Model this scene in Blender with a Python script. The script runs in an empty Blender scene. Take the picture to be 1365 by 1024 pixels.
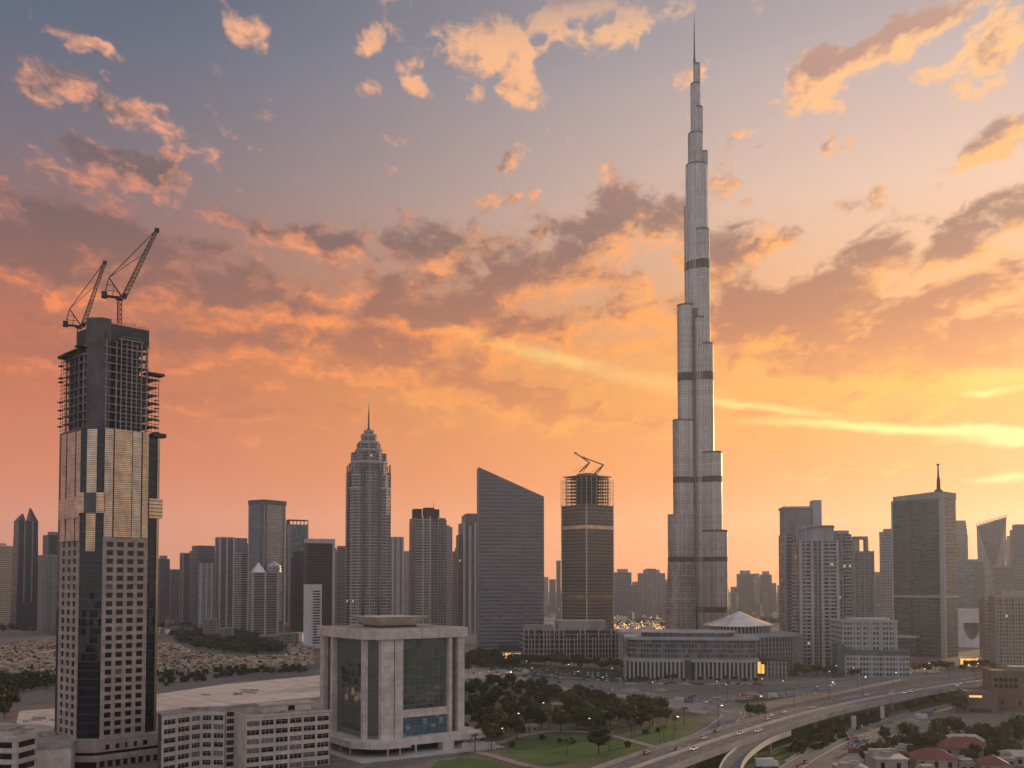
import bpy, bmesh, math, random
import numpy as np
from mathutils import Vector, Matrix
from mathutils.geometry import tessellate_polygon
R = math.radians
SC = bpy.context.scene
C = SC.collection
F, CX, HY, CAMH = 1300.0, 682.5, 780.0, 75.0     # focal length and horizon row of the photograph, eye height in metres
TILT = R(2.2)                                      # the camera looks a little upward
PPY = HY-F*math.tan(TILT)

# ------------------------------------------------------------------ camera
cam = bpy.data.objects.new('camera', bpy.data.cameras.new('camera'))
C.objects.link(cam)
cam.location = (0, 0, CAMH)
cam.rotation_euler = (R(90)+TILT, 0, 0)
cam.data.sensor_width = 36
cam.data.lens = 36*F/1365
cam.data.shift_y = (PPY-512)/1365
cam.data.clip_start = 1
cam.data.clip_end = 40000
SC.camera = cam
SC.view_settings.view_transform = 'Standard'
SC.view_settings.look = 'None'
SC.view_settings.exposure = 0
SC.view_settings.gamma = 1

SUN_AZ, SUN_EL = R(41), R(8.0)
HAZE = .66e-4                                      # extinction per metre of the evening air

def lin(c):
    return tuple(((v/255)/12.92 if v/255 <= .04045 else ((v/255+.055)/1.055)**2.4) for v in c)

class NT:
    """small helper that wires shader nodes"""
    def __init__(s, tree): s.t = tree; s.n = tree.nodes; s.l = tree.links
    def new(s, ty, **kw):
        n = s.n.new(ty)
        for k, v in kw.items(): setattr(n, k, v)
        return n
    def put(s, sock, v):
        if hasattr(v, 'is_linked'): s.l.new(v, sock)
        elif v is not None: sock.default_value = v
    def m(s, op, a, b=None, c=None, clamp=False):
        n = s.new('ShaderNodeMath', operation=op, use_clamp=clamp)
        for i, v in enumerate((a, b, c)):
            if v is not None: s.put(n.inputs[i], v)
        return n.outputs[0]
    def vm(s, op, a, b=None, out=0):
        n = s.new('ShaderNodeVectorMath', operation=op)
        s.put(n.inputs[0], a)
        if b is not None: s.put(n.inputs['Scale' if op == 'SCALE' else 1], b)
        return n.outputs[out]
    def xyz(s, x=0., y=0., z=0.):
        n = s.new('ShaderNodeCombineXYZ')
        for i, v in enumerate((x, y, z)): s.put(n.inputs[i], v)
        return n.outputs[0]
    def sep(s, v):
        n = s.new('ShaderNodeSeparateXYZ'); s.put(n.inputs[0], v); return n.outputs
    def rng(s, v, a, b, c=0., d=1., smooth=False):
        n = s.new('ShaderNodeMapRange', clamp=True)
        n.interpolation_type = 'SMOOTHSTEP' if smooth else 'LINEAR'
        s.put(n.inputs[0], v)
        for i, q in enumerate((a, b, c, d)): s.put(n.inputs[i+1], q)
        return n.outputs[0]
    def noise(s, vec, scale, detail=5., rough=.55, dist=0., out=0):
        n = s.new('ShaderNodeTexNoise'); s.put(n.inputs['Vector'], vec)
        n.inputs['Scale'].default_value = scale; n.inputs['Detail'].default_value = detail
        n.inputs['Roughness'].default_value = rough; n.inputs['Distortion'].default_value = dist
        return n.outputs[out]
    def mix(s, f, a, b, blend='MIX'):
        n = s.new('ShaderNodeMix', data_type='RGBA', blend_type=blend)
        s.put(n.inputs[0], f)
        for i, v in ((6, a), (7, b)):
            if isinstance(v, tuple) and len(v) == 3: v = (*v, 1)
            s.put(n.inputs[i], v)
        return n.outputs[2]
    def ramp(s, f, stops):
        n = s.new('ShaderNodeValToRGB'); cr = n.color_ramp
        while len(cr.elements) < len(stops): cr.elements.new(.5)
        for e, (p, c) in zip(cr.elements, stops): e.position = p; e.color = (*c, 1)
        s.put(n.inputs[0], f); return n.outputs[0]

# ------------------------------------------------------------------ sky
world = bpy.data.worlds.new('World'); SC.world = world
world.use_nodes = True
SKY_GAIN = 1.0
SKY_L = [(780, (202, 136, 112)), (640, (204, 118, 86)), (500, (186, 104, 74)), (380, (150, 100, 88)), (250, (116, 104, 114)), (100, (86, 98, 118)), (0, (70, 87, 108))]
SKY_R = [(780, (236, 140, 70)), (640, (240, 142, 44)), (530, (244, 166, 66)), (420, (236, 170, 112)), (280, (226, 188, 166)), (120, (190, 170, 168)), (0, (150, 146, 156))]
SHADE_L = [(780, (190, 122, 100)), (560, (186, 106, 78)), (450, (146, 92, 76)), (330, (112, 84, 82)), (200, (104, 90, 96)), (0, (150, 118, 116))]
SHADE_R = [(780, (236, 140, 60)), (560, (218, 120, 46)), (450, (180, 102, 62)), (330, (134, 92, 82)), (200, (166, 124, 112)), (0, (196, 148, 128))]
LIGHT_L = [(780, (235, 150, 100)), (560, (238, 142, 92)), (450, (242, 138, 82)), (300, (232, 142, 108)), (150, (242, 166, 128)), (0, (246, 178, 138))]
LIGHT_R = [(780, (255, 180, 70)), (560, (255, 186, 62)), (450, (255, 164, 60)), (330, (254, 172, 90)), (150, (254, 190, 126)), (0, (254, 196, 136))]
BACK = [(214, 194, 186), (196, 192, 202), (148, 160, 188)]
# cloud banks: where, how wide and high, tilt, amount
CLOUDS = [
 (860, 290, 130, 70, 10, .22), (1000, 425, 150, 50, 0, .3), (1120, 480, 200, 50, -4, .25), (640, 440, 240, 50, -6, .22), (880, 480, 160, 30, -10, .22), (60, 330, 160, 60, 0, .22), (980, 350, 70, 50, -20, .3), (1320, 330, 120, 60, 20, .3), (1150, 560, 200, 16, -4, .3), (620, 560, 300, 22, -3, .3),
 (328, 38, 42, 30, 0, .42), (130, 70, 66, 15, -22, .44), (130, 130, 120, 30, -10, .5), (490, 48, 48, 34, 20, .42), (540, 4, 40, 14, 0, .4), (296, 96, 26, 14, -20, .4),
 (490, 116, 38, 16, -10, .42), (560, 106, 46, 24, -25, .42), (650, 52, 90, 40, 8, .52), (750, 20, 70, 22, 25, .42), (815, 28, 80, 34, -10, .52), (698, 120, 46, 38, 50, .5), (905, 10, 30, 18, 30, .42),
 (930, 100, 40, 18, 20, .3), (1120, 80, 130, 26, 14, .55), (1230, 38, 150, 44, 18, .58), (1350, 45, 50, 50, 20, .5), (1262, 112, 86, 30, 14, .5), (1085, 132, 66, 26, 20, .5), (1000, 168, 46, 16, 18, .42), (1030, 188, 40, 12, 14, .4),
 (1112, 190, 34, 13, 15, .4), (1330, 180, 90, 42, 26, .55), (270, 162, 50, 16, -20, .36),
 (130, 222, 130, 32, -6, .40), (250, 250, 150, 38, -16, .48), (70, 270, 140, 50, 0, .5), (700, 205, 90, 24, 14, .40), (680, 266, 90, 24, 10, .46), (500, 262, 60, 14, 5, .38),
 (820, 300, 180, 54, 14, .50), (1130, 276, 90, 26, 10, .46), (1000, 330, 80, 44, 0, .5), (1220, 328, 230, 50, 16, .48), (400, 318, 100, 24, -10, .44), (560, 335, 160, 56, 0, .48),
 (140, 370, 330, 80, -6, .52), (420, 410, 300, 60, -8, .50), (720, 400, 250, 74, 4, .49), (1290, 388, 120, 26, 14, .5), (1080, 430, 250, 66, 0, .58), (1320, 460, 160, 60, 5, .5), (540, 500, 330, 44, -5, .5),
 (120, 480, 300, 64, 0, .5), (720, 545, 230, 26, -9, .52), (560, 505, 200, 12, -3, .25), (330, 540, 220, 14, 2, .3), (1230, 505, 250, 52, -5, .62), (1060, 560, 160, 18, -4, .3), (330, 560, 300, 26, 0, .25), (1180, 625, 200, 14, 0, .22)]
LITS = [
 (120, 118, 120, 34, 0, .3), (650, 45, 90, 50, 10, .55), (800, 22, 110, 40, 10, .55), (490, 48, 50, 40, 0, .5), (328, 38, 44, 40, 0, .4), (560, 110, 60, 30, 0, .4), (698, 110, 50, 40, 0, .5),
 (1060, 95, 120, 24, 8, .4), (1262, 112, 90, 30, 14, .5), (1100, 130, 60, 24, 20, .45), (1345, 60, 40, 40, 0, .4), (1320, 198, 90, 18, 24, .6),
 (340, 258, 60, 12, -8, .6), (200, 284, 160, 14, -6, .45), (400, 322, 24, 14, 0, .6), (332, 338, 20, 12, 0, .6), (430, 300, 60, 12, 0, .2),
 (890, 380, 60, 40, 40, .5), (1010, 305, 50, 16, -30, .5), (1090, 262, 40, 12, 0, .5), (1210, 400, 110, 22, 25, .55), (1310, 360, 90, 20, 28, .5), (860, 440, 170, 40, -8, .45),
 (30, 395, 60, 20, 0, .5), (75, 402, 36, 14, 0, .5), (280, 428, 60, 22, 0, .55), (560, 360, 60, 16, 25, .5), (470, 400, 100, 30, 0, .4), (400, 440, 160, 20, -4, .35), (520, 440, 200, 14, -4, .5),
 (45, 496, 80, 10, -4, .6), (270, 500, 110, 10, -4, .45), (480, 490, 160, 14, -4, .35), (1200, 460, 200, 30, 0, .3), (760, 495, 200, 40, -12, .6), (1100, 540, 200, 16, -6, .5), (620, 525, 150, 12, 0, .3)]
BRIGHT = [(1230, 572, 240, 8, -5, .95), (1390, 584, 120, 11, -3, .8), (1010, 543, 120, 7, -10, .6), (780, 488, 200, 12, -14, .35), (1325, 523, 50, 7, 0, .7), (1340, 636, 50, 6, 0, .55), (1330, 500, 60, 20, 0, .2)]

SK = 1300.0
def _lattice(seed, n=256):
    r = np.random.RandomState(seed); a = r.rand(n, n)*2*np.pi
    return np.cos(a), np.sin(a)
def perlin(x, y, seed):
    gx, gy = _lattice(seed)
    xi = np.floor(x).astype(int); yi = np.floor(y).astype(int); fx = x-xi; fy = y-yi
    u = fx*fx*fx*(fx*(fx*6-15)+10); v = fy*fy*fy*(fy*(fy*6-15)+10)
    def g(ix, iy, dx, dy):
        k = (ix & 255, iy & 255); return gx[k]*dx+gy[k]*dy
    a = g(xi, yi, fx, fy); b = g(xi+1, yi, fx-1, fy); c = g(xi, yi+1, fx, fy-1); d = g(xi+1, yi+1, fx-1, fy-1)
    return (a+(b-a)*u)+((c+(d-c)*u)-(a+(b-a)*u))*v
def fbm(x, y, octs, rough=.55, seed=1, billow=False):
    o = 0; amp = 1.
    for k in range(octs):
        n = perlin(x+17.3*k, y+9.1*k, seed+k)
        o = o+amp*(np.abs(n)*2-.5 if billow else n*1.4); amp *= rough; x = x*2.03; y = y*2.03
    return o
def sstep(x, a, b):
    t = np.clip((x-a)/(b-a), 0, 1); return t*t*(3-2*t)
def blur(a, s):
    h, w = a.shape; p = int(3*s)+1; b = np.pad(a, p, 'edge')
    fy = np.fft.fftfreq(b.shape[0])[:, None]; fx = np.fft.rfftfreq(b.shape[1])[None]
    return np.fft.irfft2(np.fft.rfft2(b)*np.exp(-2*(np.pi*s)**2*(fx*fx+fy*fy)), b.shape)[p:p+h, p:p+w]
def ang(px, py):
    u, k = (px-CX)/F, (PPY-py)/F
    y, z = math.cos(TILT)-k*math.sin(TILT), math.sin(TILT)+k*math.cos(TILT)
    return math.atan2(u, y)*SK, math.atan2(z, math.hypot(u, y))*SK
def banks(x, y, lst):
    o = np.zeros_like(x)
    for px, py, rx, ry, rot, w in lst:
        cx, cy = ang(px, py); k = math.cos(math.atan((px-CX)/F)); c, s = math.cos(R(rot)), math.sin(R(rot))
        dx, dy = x-cx, y-cy
        r = np.sqrt(((dx*c+dy*s)/(rx*k))**2+((-dx*s+dy*c)/(ry*k))**2)
        o += w*(1-sstep(r, 0, 1.35))
    return o
def rows(E, tab):
    e = np.array([ang(CX, p)[1] for p, _ in tab]); c = np.array([lin(v) for _, v in tab])
    return np.stack([np.interp(E, e, c[:, i]) for i in range(3)], -1)
# the cloud field over the skyline, worked out direction by direction (A azimuth, E elevation)
A0, A1, E0, E1 = -860., 860., -40., 760.
def sky_field(step=1.0):
    a = np.arange(A0, A1, step); e = np.arange(E0, E1, step)
    A, E = np.meshgrid(a, e)
    az, el = A/SK, E/SK
    dz = np.sin(el); dx = np.sin(az)*np.cos(el); dy = np.cos(az)*np.cos(el)
    den = np.maximum(dz, 0)+.12
    X, Y = dx/den, dy/den*.6
    wx = fbm(A*.011, E*.016, 5, .55, 11); wy = fbm(A*.011, E*.016, 5, .55, 31)
    xw, yw = A+26*wx, E+15*wy
    cover = banks(xw, yw, CLOUDS)
    n = fbm(X*8.5+.25*wx, Y*8.5+.25*wy, 7, .60, 51)
    b = fbm(X*15, Y*15, 5, .55, 71, True)
    # small cauliflower detail high up, smoother sheets towards the horizon
    hi = sstep(E, 380, 560)
    n4 = fbm(X*26+.4*wx, Y*26+.4*wy, 5, .62, 171)
    d = cover*(.95+.03*hi)+(.30+.02*hi)*n+.07*n4-.10*b*hi-.27
    low = 1-sstep(E, 210, 350)
    d = d+low*(.26*fbm(A*.0036+.35*wx, E*.026+.5*wy, 6, .6, 211)+.04)
    m = fbm(A*.006+.5*wx, E*.017+.5*wy, 6, .62, 131)
    dens = sstep(d, -.05, .34-.10*hi)*(1-.35*low)
    thick = sstep(d, .05, .55)
    SX, SY = 720., 150.
    sx, sy = SX-A, SY-E; L = np.sqrt(sx*sx+sy*sy)+1; sx /= L; sy /= L
    sy = sy-.7; L = np.sqrt(sx*sx+sy*sy); sx /= L; sy /= L
    side = 0
    for sg, kk in ((3, .9), (9, 1.6), (22, 2.2)):
        g = blur(np.clip(d, -.15, .8), sg/step); gy, gx = np.gradient(g, step)
        side = side-(gx*sx+gy*sy)*sg*kk
    streak = fbm(A*.0032+.3*wx, E*.02+.3*wy, 6, .6, 91)
    glow = banks(xw, yw, LITS)
    lit = .34+.20*hi-.40*thick+side*(1.1-.45*hi)+glow*.85+.22*streak+.30*m+.10*n+(.16+.26*hi)*n4
    lit = sstep(lit, .0, .85)
    fx = sstep(A, -640, 640)[..., None]
    mixr = lambda p, q: rows(E, p)*(1-fx)+rows(E, q)*fx
    cl = mixr(SHADE_L, SHADE_R); cl = cl+(mixr(LIGHT_L, LIGHT_R)-cl)*lit[..., None]
    sk = mixr(SKY_L, SKY_R)
    o = sk+(cl-sk)*(dens*.95)[..., None]
    br = np.clip(banks(A+10*wx, E+5*wy, BRIGHT)*(1+.5*streak), 0, 1)[..., None]
    o = o+(np.array(lin((255, 228, 140)))-o)*br
    # the air between dims the low sky; it is that much brighter above it
    T = np.exp(-HAZE*np.minimum(765/np.sin(np.maximum(el, .002)), 11500.))
    o = o*(1+.5*(1/T-1))[..., None]
    g_ = o.mean(-1, keepdims=True); o = np.maximum(g_+(o-g_)*(1+.12*(1-sstep(E, 250, 520)))[..., None], 0)
    return A, E, o

world.cycles.sampling_method = 'MANUAL'; world.cycles.sample_map_resolution = 512
def make_sky():
    A, E, o = sky_field(1.0)
    h, w = A.shape
    im = bpy.data.images.new('cloud_field', w, h, alpha=False, float_buffer=True)
    im.colorspace_settings.name = 'Non-Color'
    px = np.ones((h, w, 4), np.float32); px[..., :3] = o
    im.pixels.foreach_set(px.ravel()); im.update()
    t = NT(world.node_tree); t.n.clear()
    gen = t.new('ShaderNodeTexCoord').outputs['Generated']
    dx, dy, dz = t.sep(t.vm('NORMALIZE', gen))
    az = t.m('ARCTAN2', dx, dy); el = t.m('ARCSINE', dz)
    a, e = t.m('MULTIPLY', az, SK), t.m('MULTIPLY', el, SK)
    tex = t.new('ShaderNodeTexImage', interpolation='Cubic', extension='EXTEND'); tex.image = im
    t.put(tex.inputs[0], t.xyz(t.m('DIVIDE', t.m('SUBTRACT', a, A0), A1-A0), t.m('DIVIDE', t.m('SUBTRACT', e, E0), E1-E0), 0.))
    fade = t.m('MULTIPLY', t.rng(t.m('ABSOLUTE', a), 720., 850., 1., 0., True), t.rng(e, 650., 750., 1., 0., True))
    f = t.m('DIVIDE', e, 780., clamp=True)
    def er(tab): return t.ramp(f, [((HY-p)/780., lin(c)) for p, c in tab])
    side = t.mix(t.rng(a, -640., 640., 0., 1., True), er(SKY_L), er(SKY_R))
    nb = t.noise(t.xyz(t.m('DIVIDE', dx, t.m('ADD', t.m('MAXIMUM', dz, 0.), .13)), t.m('DIVIDE', dy, t.m('ADD', t.m('MAXIMUM', dz, 0.), .13)), 0.), 2.0, 3., .6, .4)
    back = t.ramp(f, [(0., lin(BACK[0])), (.3, lin(BACK[1])), (1., lin(BACK[2]))])
    back = t.vm('SCALE', t.mix(t.rng(nb, .5, .66, 0., .6, True), back, lin((232, 214, 208))), 1.3)
    rest = t.mix(t.rng(t.m('ABSOLUTE', az), .75, 1.9, 0., 1., True), side, back)
    rest = t.mix(t.rng(dz, .6, .95, 0., 1., True), rest, lin((164, 166, 182)))
    ns = t.new('ShaderNodeTexSky', sky_type='NISHITA', sun_disc=False)
    ns.sun_elevation = SUN_EL; ns.sun_rotation = SUN_AZ; ns.dust_density = 3.0; ns.altitude = 60
    col = t.vm('ADD', t.vm('SCALE', t.mix(fade, rest, tex.outputs[0]), 10.*SKY_GAIN), t.vm('SCALE', ns.outputs[0], .06))
    bg = t.new('ShaderNodeBackground'); t.put(bg.inputs[0], col); bg.inputs[1].default_value = .1
    t.l.new(bg.outputs[0], t.new('ShaderNodeOutputWorld').inputs[0])
make_sky()

# ------------------------------------------------------------------ sun (low, behind the skyline, right of the frame)
sun = bpy.data.objects.new('sun', bpy.data.lights.new('sun', 'SUN')); C.objects.link(sun)
sun.data.energy = 4.4; sun.data.angle = R(.5); sun.data.color = (1., .66, .36)
sd = Vector((math.sin(SUN_AZ)*math.cos(SUN_EL), math.cos(SUN_AZ)*math.cos(SUN_EL), math.sin(SUN_EL)))
sun.rotation_euler = sd.to_track_quat('Z', 'Y').to_euler()

# ------------------------------------------------------------------ where things stand
def dz_of(py, d): return d*math.tan(TILT+math.atan((PPY-py)/F))
def zof(py, d): return CAMH+dz_of(py, d)
def at(px, d, z=0.):
    f = d*math.cos(TILT)+(z-CAMH)*math.sin(TILT)
    return Vector(((px-CX)/F*f, d, z))
def gd(py, z=0.): return (z-CAMH)/math.tan(TILT+math.atan((PPY-py)/F))      # distance at which height z meets a sight line
def gnd(px, py, z=0.): return at(px, gd(py, z), z)
def va(px): return math.atan((px-CX)/F)
def mpp(px, d): return d/F*math.cos(va(px))

class MB:
    """collects boxes, prisms, bars and tubes and links them as one mesh"""
    def __init__(s): s.v = []; s.f = []
    def add(s, vs, fs):
        n = len(s.v); s.v += [tuple(p) for p in vs]; s.f += [tuple(i+n for i in f) for f in fs]; return s
    def box(s, x0, x1, y0, y1, z0, z1):
        return s.add([(x, y, z) for z in (z0, z1) for y in (y0, y1) for x in (x0, x1)],
                     [(0, 2, 3, 1), (4, 5, 7, 6), (0, 1, 5, 4), (2, 6, 7, 3), (0, 4, 6, 2), (1, 3, 7, 5)])
    def prism(s, poly, z0, z1, top=None, ztop=None):
        n = len(poly); top = top or poly
        zt = ztop or [z1]*n
        return s.add([(x, y, z0) for x, y in poly]+[(top[i][0], top[i][1], zt[i]) for i in range(n)],
                     [tuple(range(n-1, -1, -1)), tuple(range(n, 2*n))]+[(i, (i+1) % n, n+(i+1) % n, n+i) for i in range(n)])
    def cyl(s, x, y, r, z0, z1, n=16, r2=None):
        r2 = r if r2 is None else r2
        c = [(math.cos(2*math.pi*i/n), math.sin(2*math.pi*i/n)) for i in range(n)]
        return s.prism([(x+r*a, y+r*b) for a, b in c], z0, z1, [(x+r2*a, y+r2*b) for a, b in c])
    def bar(s, p, q, w, h=None, n=4):
        p, q = Vector(p), Vector(q); d = (q-p)
        if d.length < 1e-6: return s
        d.normalize(); a = d.cross(Vector((0, 0, 1)) if abs(d.z) < .95 else Vector((1, 0, 0))).normalized(); b = d.cross(a)
        h = w if h is None else h
        if n == 4: ring = [a*w/2+b*h/2, -a*w/2+b*h/2, -a*w/2-b*h/2, a*w/2-b*h/2]
        else: ring = [a*w/2*math.cos(2*math.pi*i/n)+b*w/2*math.sin(2*math.pi*i/n) for i in range(n)]
        m = len(ring)
        return s.add([p+r for r in ring]+[q+r for r in ring], [tuple(range(m-1, -1, -1)), tuple(range(m, 2*m))]+[(i, (i+1) % m, m+(i+1) % m, m+i) for i in range(m)])
    def mesh(s, name, mat, smooth=False):
        me = bpy.data.meshes.new(name); me.from_pydata(s.v, [], s.f)
        bmx = bmesh.new(); bmx.from_mesh(me); bmesh.ops.recalc_face_normals(bmx, faces=bmx.faces); bmx.to_mesh(me); bmx.free()
        if mat: me.materials.append(mat)
        if smooth: me.polygons.foreach_set('use_smooth', [True]*len(me.polygons))
        return me
    def each(s, name, mat, parent):
        """one object per box: for pieces that are parts of their own"""
        for i in range(0, len(s.v), 8):
            m = MB(); m.v = s.v[i:i+8]; m.f = [(0, 2, 3, 1), (4, 5, 7, 6), (0, 1, 5, 4), (2, 6, 7, 3), (0, 4, 6, 2), (1, 3, 7, 5)]; m.build(name, mat, parent)
    def build(s, name, mat, parent=None, smooth=False, loc=None):
        return link(name, s.mesh(name, mat, smooth), parent, loc)
def link(name, me, parent=None, loc=None):
    o = bpy.data.objects.new(name, me); C.objects.link(o)
    if parent is not None: o.parent = parent
    if loc is not None: o.location = loc
    return o
def tag(o, label, cat, group=None, kind=None):
    if label: o['label'] = label
    if cat: o['category'] = cat
    if group: o['group'] = group
    if kind: o['kind'] = kind
    return o
def thing(name, label, cat, loc, rz=0., group=None):
    o = bpy.data.objects.new(name, None); C.objects.link(o); o.location = loc; o.rotation_euler = (0, 0, rz); o.empty_display_size = 2
    return tag(o, label, cat, group)
def dup(o, loc, rz=0., label=None, scale=None, group=None):
    c = o.copy(); C.objects.link(c); c.location = loc; c.rotation_euler = (0, 0, rz)
    if scale: c.scale = (scale,)*3 if not isinstance(scale, tuple) else scale
    if label: c['label'] = label
    if group: c['group'] = group
    for ch in list(o.children):
        k = ch.copy(); C.objects.link(k); k.parent = c
        for g in list(ch.children):
            j = g.copy(); C.objects.link(j); j.parent = k
    return c
rnd = random.Random(7)

# ------------------------------------------------------------------ materials
def principled(name):
    m = bpy.data.materials.new(name); m.use_nodes = True
    return m, NT(m.node_tree), m.node_tree.nodes['Principled BSDF']
def mk(name, col, rough=.8, metal=0., var=.25, scale=.08, spec=.4, fine=0., emit=None, es=1., rand=0., stain=True):
    m, t, b = principled(name)
    oc = t.new('ShaderNodeTexCoord').outputs['Object']
    n = t.noise(t.vm('MULTIPLY', oc, (1., 1., .45 if stain else 1.)), scale, 6., .65)
    c = t.mix(t.rng(n, .3, .7, 0., 1.), tuple(v*(1-var) for v in col), tuple(min(1., v*(1+var)) for v in col))
    if fine:
        n2 = t.noise(oc, fine, 3., .6); c = t.mix(t.rng(n2, .35, .65, 0., .45), c, tuple(v*.45 for v in col))
    if rand:
        oi = t.new('ShaderNodeObjectInfo').outputs['Random']
        c = t.mix(1., c, t.ramp(oi, [(0., (1-rand,)*3), (1., (1.,)*3)]), 'MULTIPLY')
    t.put(b.inputs['Base Color'], c); b.inputs['Roughness'].default_value = rough; b.inputs['Metallic'].default_value = metal
    b.inputs['Specular IOR Level'].default_value = spec
    if emit: b.inputs['Emission Color'].default_value = (*emit, 1); b.inputs['Emission Strength'].default_value = es
    return m
def joints(m, ph, pw, dark=.55):
    """thin open joints between cladding panels"""
    t = NT(m.node_tree); b = t.n['Principled BSDF']; oc = t.new('ShaderNodeTexCoord').outputs['Object']; x, y, z = t.sep(oc)
    a = t.m('LESS_THAN', t.m('FRACT', t.m('DIVIDE', z, ph)), .045) if ph else 0.
    c = t.m('LESS_THAN', t.m('FRACT', t.m('DIVIDE', t.m('ADD', x, y), pw)), .03) if pw else 0.
    wn = t.new('ShaderNodeTexWhiteNoise'); t.put(wn.inputs['Vector'], t.xyz(t.m('FLOOR', t.m('DIVIDE', t.m('ADD', x, y), pw or 9.)), 0., t.m('FLOOR', t.m('DIVIDE', z, ph or 9.))))
    src = b.inputs['Base Color'].links[0].from_socket; v = t.rng(wn.outputs['Value'], 0., 1., .88, 1.08)
    col = t.mix(1., src, t.xyz(v, v, v), 'MULTIPLY'); k = t.m('MAXIMUM', a, c)
    t.put(b.inputs['Base Color'], t.mix(k, col, t.mix(1., col, (dark, dark, dark), 'MULTIPLY'))); return m
def facade(name, wall, glass, fh=3.6, bw=3.0, zf=(.25, .85), hf=(.12, .88), rough=.75, grough=.16, var=.8, wvar=.22, wmetal=0., groups=0., metal=.35, shift=0., tilt_=.16, lit=0.):
    """wall with a grid of windows: every pane gets its own tone, some with blinds"""
    m, t, b = principled(name)
    tc = t.new('ShaderNodeTexCoord'); oc = tc.outputs['Object']; nr = tc.outputs['Normal']
    tang = t.vm('NORMALIZE', t.vm('CROSS_PRODUCT', nr, (0., 0., 1.)))
    h = t.m('ADD', t.vm('DOT_PRODUCT', oc, tang, 1), 1000.+shift); z = t.sep(oc)[2]
    hz, zz = t.m('DIVIDE', h, bw), t.m('DIVIDE', z, fh)
    fh_, fz_ = t.m('FRACT', hz), t.m('FRACT', zz)
    def inside(v, a, c): return t.m('MULTIPLY', t.m('GREATER_THAN', v, a), t.m('LESS_THAN', v, c))
    mask = t.m('MULTIPLY', inside(fh_, *hf), inside(fz_, *zf))
    if groups:            # solid piers between groups of bays
        mask = t.m('MULTIPLY', mask, t.m('GREATER_THAN', t.m('FRACT', t.m('DIVIDE', hz, groups)), 1./groups*.55))
    flat = t.m('LESS_THAN', t.m('ABSOLUTE', t.sep(nr)[2]), .5)
    mask = t.m('MULTIPLY', mask, flat)
    wn = t.new('ShaderNodeTexWhiteNoise', noise_dimensions='3D'); t.put(wn.inputs['Vector'], t.xyz(t.m('FLOOR', hz), t.m('FLOOR', zz), t.vm('DOT_PRODUCT', tang, (3.7, 5.1, 0.), 1)))
    r = wn.outputs['Value']
    big = t.noise(oc, .035, 4., .6)
    rb = t.m('ADD', t.m('MULTIPLY', t.m('POWER', r, 3.), var), t.rng(big, .35, .65, -.15, .25))
    g = t.mix(t.m('MAXIMUM', rb, 0.), glass, tuple(min(.8, v*.55+w*.5) for v, w in zip(glass, wall)))
    st = t.noise(t.vm('MULTIPLY', oc, (1., 1., .2)), .12, 6., .65)
    sl = t.noise(t.xyz(0., 0., t.m('FLOOR', zz)), .37, 2., .6)
    w = t.mix(t.rng(t.m('ADD', t.m('MULTIPLY', st, .7), t.m('MULTIPLY', sl, .3)), .35, .65, 0., 1.), tuple(v*(1-wvar) for v in wall), tuple(v*(1+wvar) for v in wall))
    roof = t.mix(t.rng(t.noise(oc, .2, 4.), .35, .65), tuple(v*.55 for v in wall), tuple(v*.85 for v in wall))
    w = t.mix(flat, roof, w)
    t.put(b.inputs['Base Color'], t.mix(mask, w, g))
    t.put(b.inputs['Roughness'], t.m('ADD', rough, t.m('MULTIPLY', mask, grough-rough)))
    t.put(b.inputs['Metallic'], t.m('ADD', wmetal, t.m('MULTIPLY', mask, metal-wmetal)))
    if lit:               # a few rooms with the lamps already on
        on = t.m('MULTIPLY', mask, t.m('GREATER_THAN', t.sep(wn.outputs['Color'])[1], 1-lit))
        b.inputs['Emission Color'].default_value = (1., .62, .28, 1); t.put(b.inputs['Emission Strength'], t.m('MULTIPLY', on, .55))
    bp = t.new('ShaderNodeBump'); bp.inputs['Strength'].default_value = .6; bp.inputs['Distance'].default_value = .25
    t.put(bp.inputs['Height'], t.m('SUBTRACT', 1., mask)); # no two panes sit quite true, so each mirrors a slightly different bit of sky
    gn = t.new('ShaderNodeNewGeometry').outputs['Normal']
    tilt = t.vm('SCALE', t.vm('SUBTRACT', wn.outputs['Color'], (.5, .5, .5)), t.m('MULTIPLY', mask, tilt_))
    t.put(bp.inputs['Normal'], t.vm('NORMALIZE', t.vm('ADD', gn, tilt)))
    t.l.new(bp.outputs[0], b.inputs['Normal'])
    return m
def ground_mat(name, c1, c2, scale=.01, fine=.25, rough=.95, c3=None):
    m, t, b = principled(name)
    oc = t.new('ShaderNodeTexCoord').outputs['Object']
    n = t.noise(oc, scale, 8., .65, .5); n2 = t.noise(oc, fine, 5., .7)
    c = t.mix(t.rng(n, .35, .65), c1, c2); c = t.mix(t.rng(n2, .4, .7, 0., .5), c, tuple(v*.55 for v in c1))
    if c3: c = t.mix(t.rng(t.noise(oc, scale*.37, 4., .6, 1.), .52, .6), c, c3)
    t.put(b.inputs['Base Color'], c); b.inputs['Roughness'].default_value = rough; b.inputs['Specular IOR Level'].default_value = .15
    return m

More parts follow.
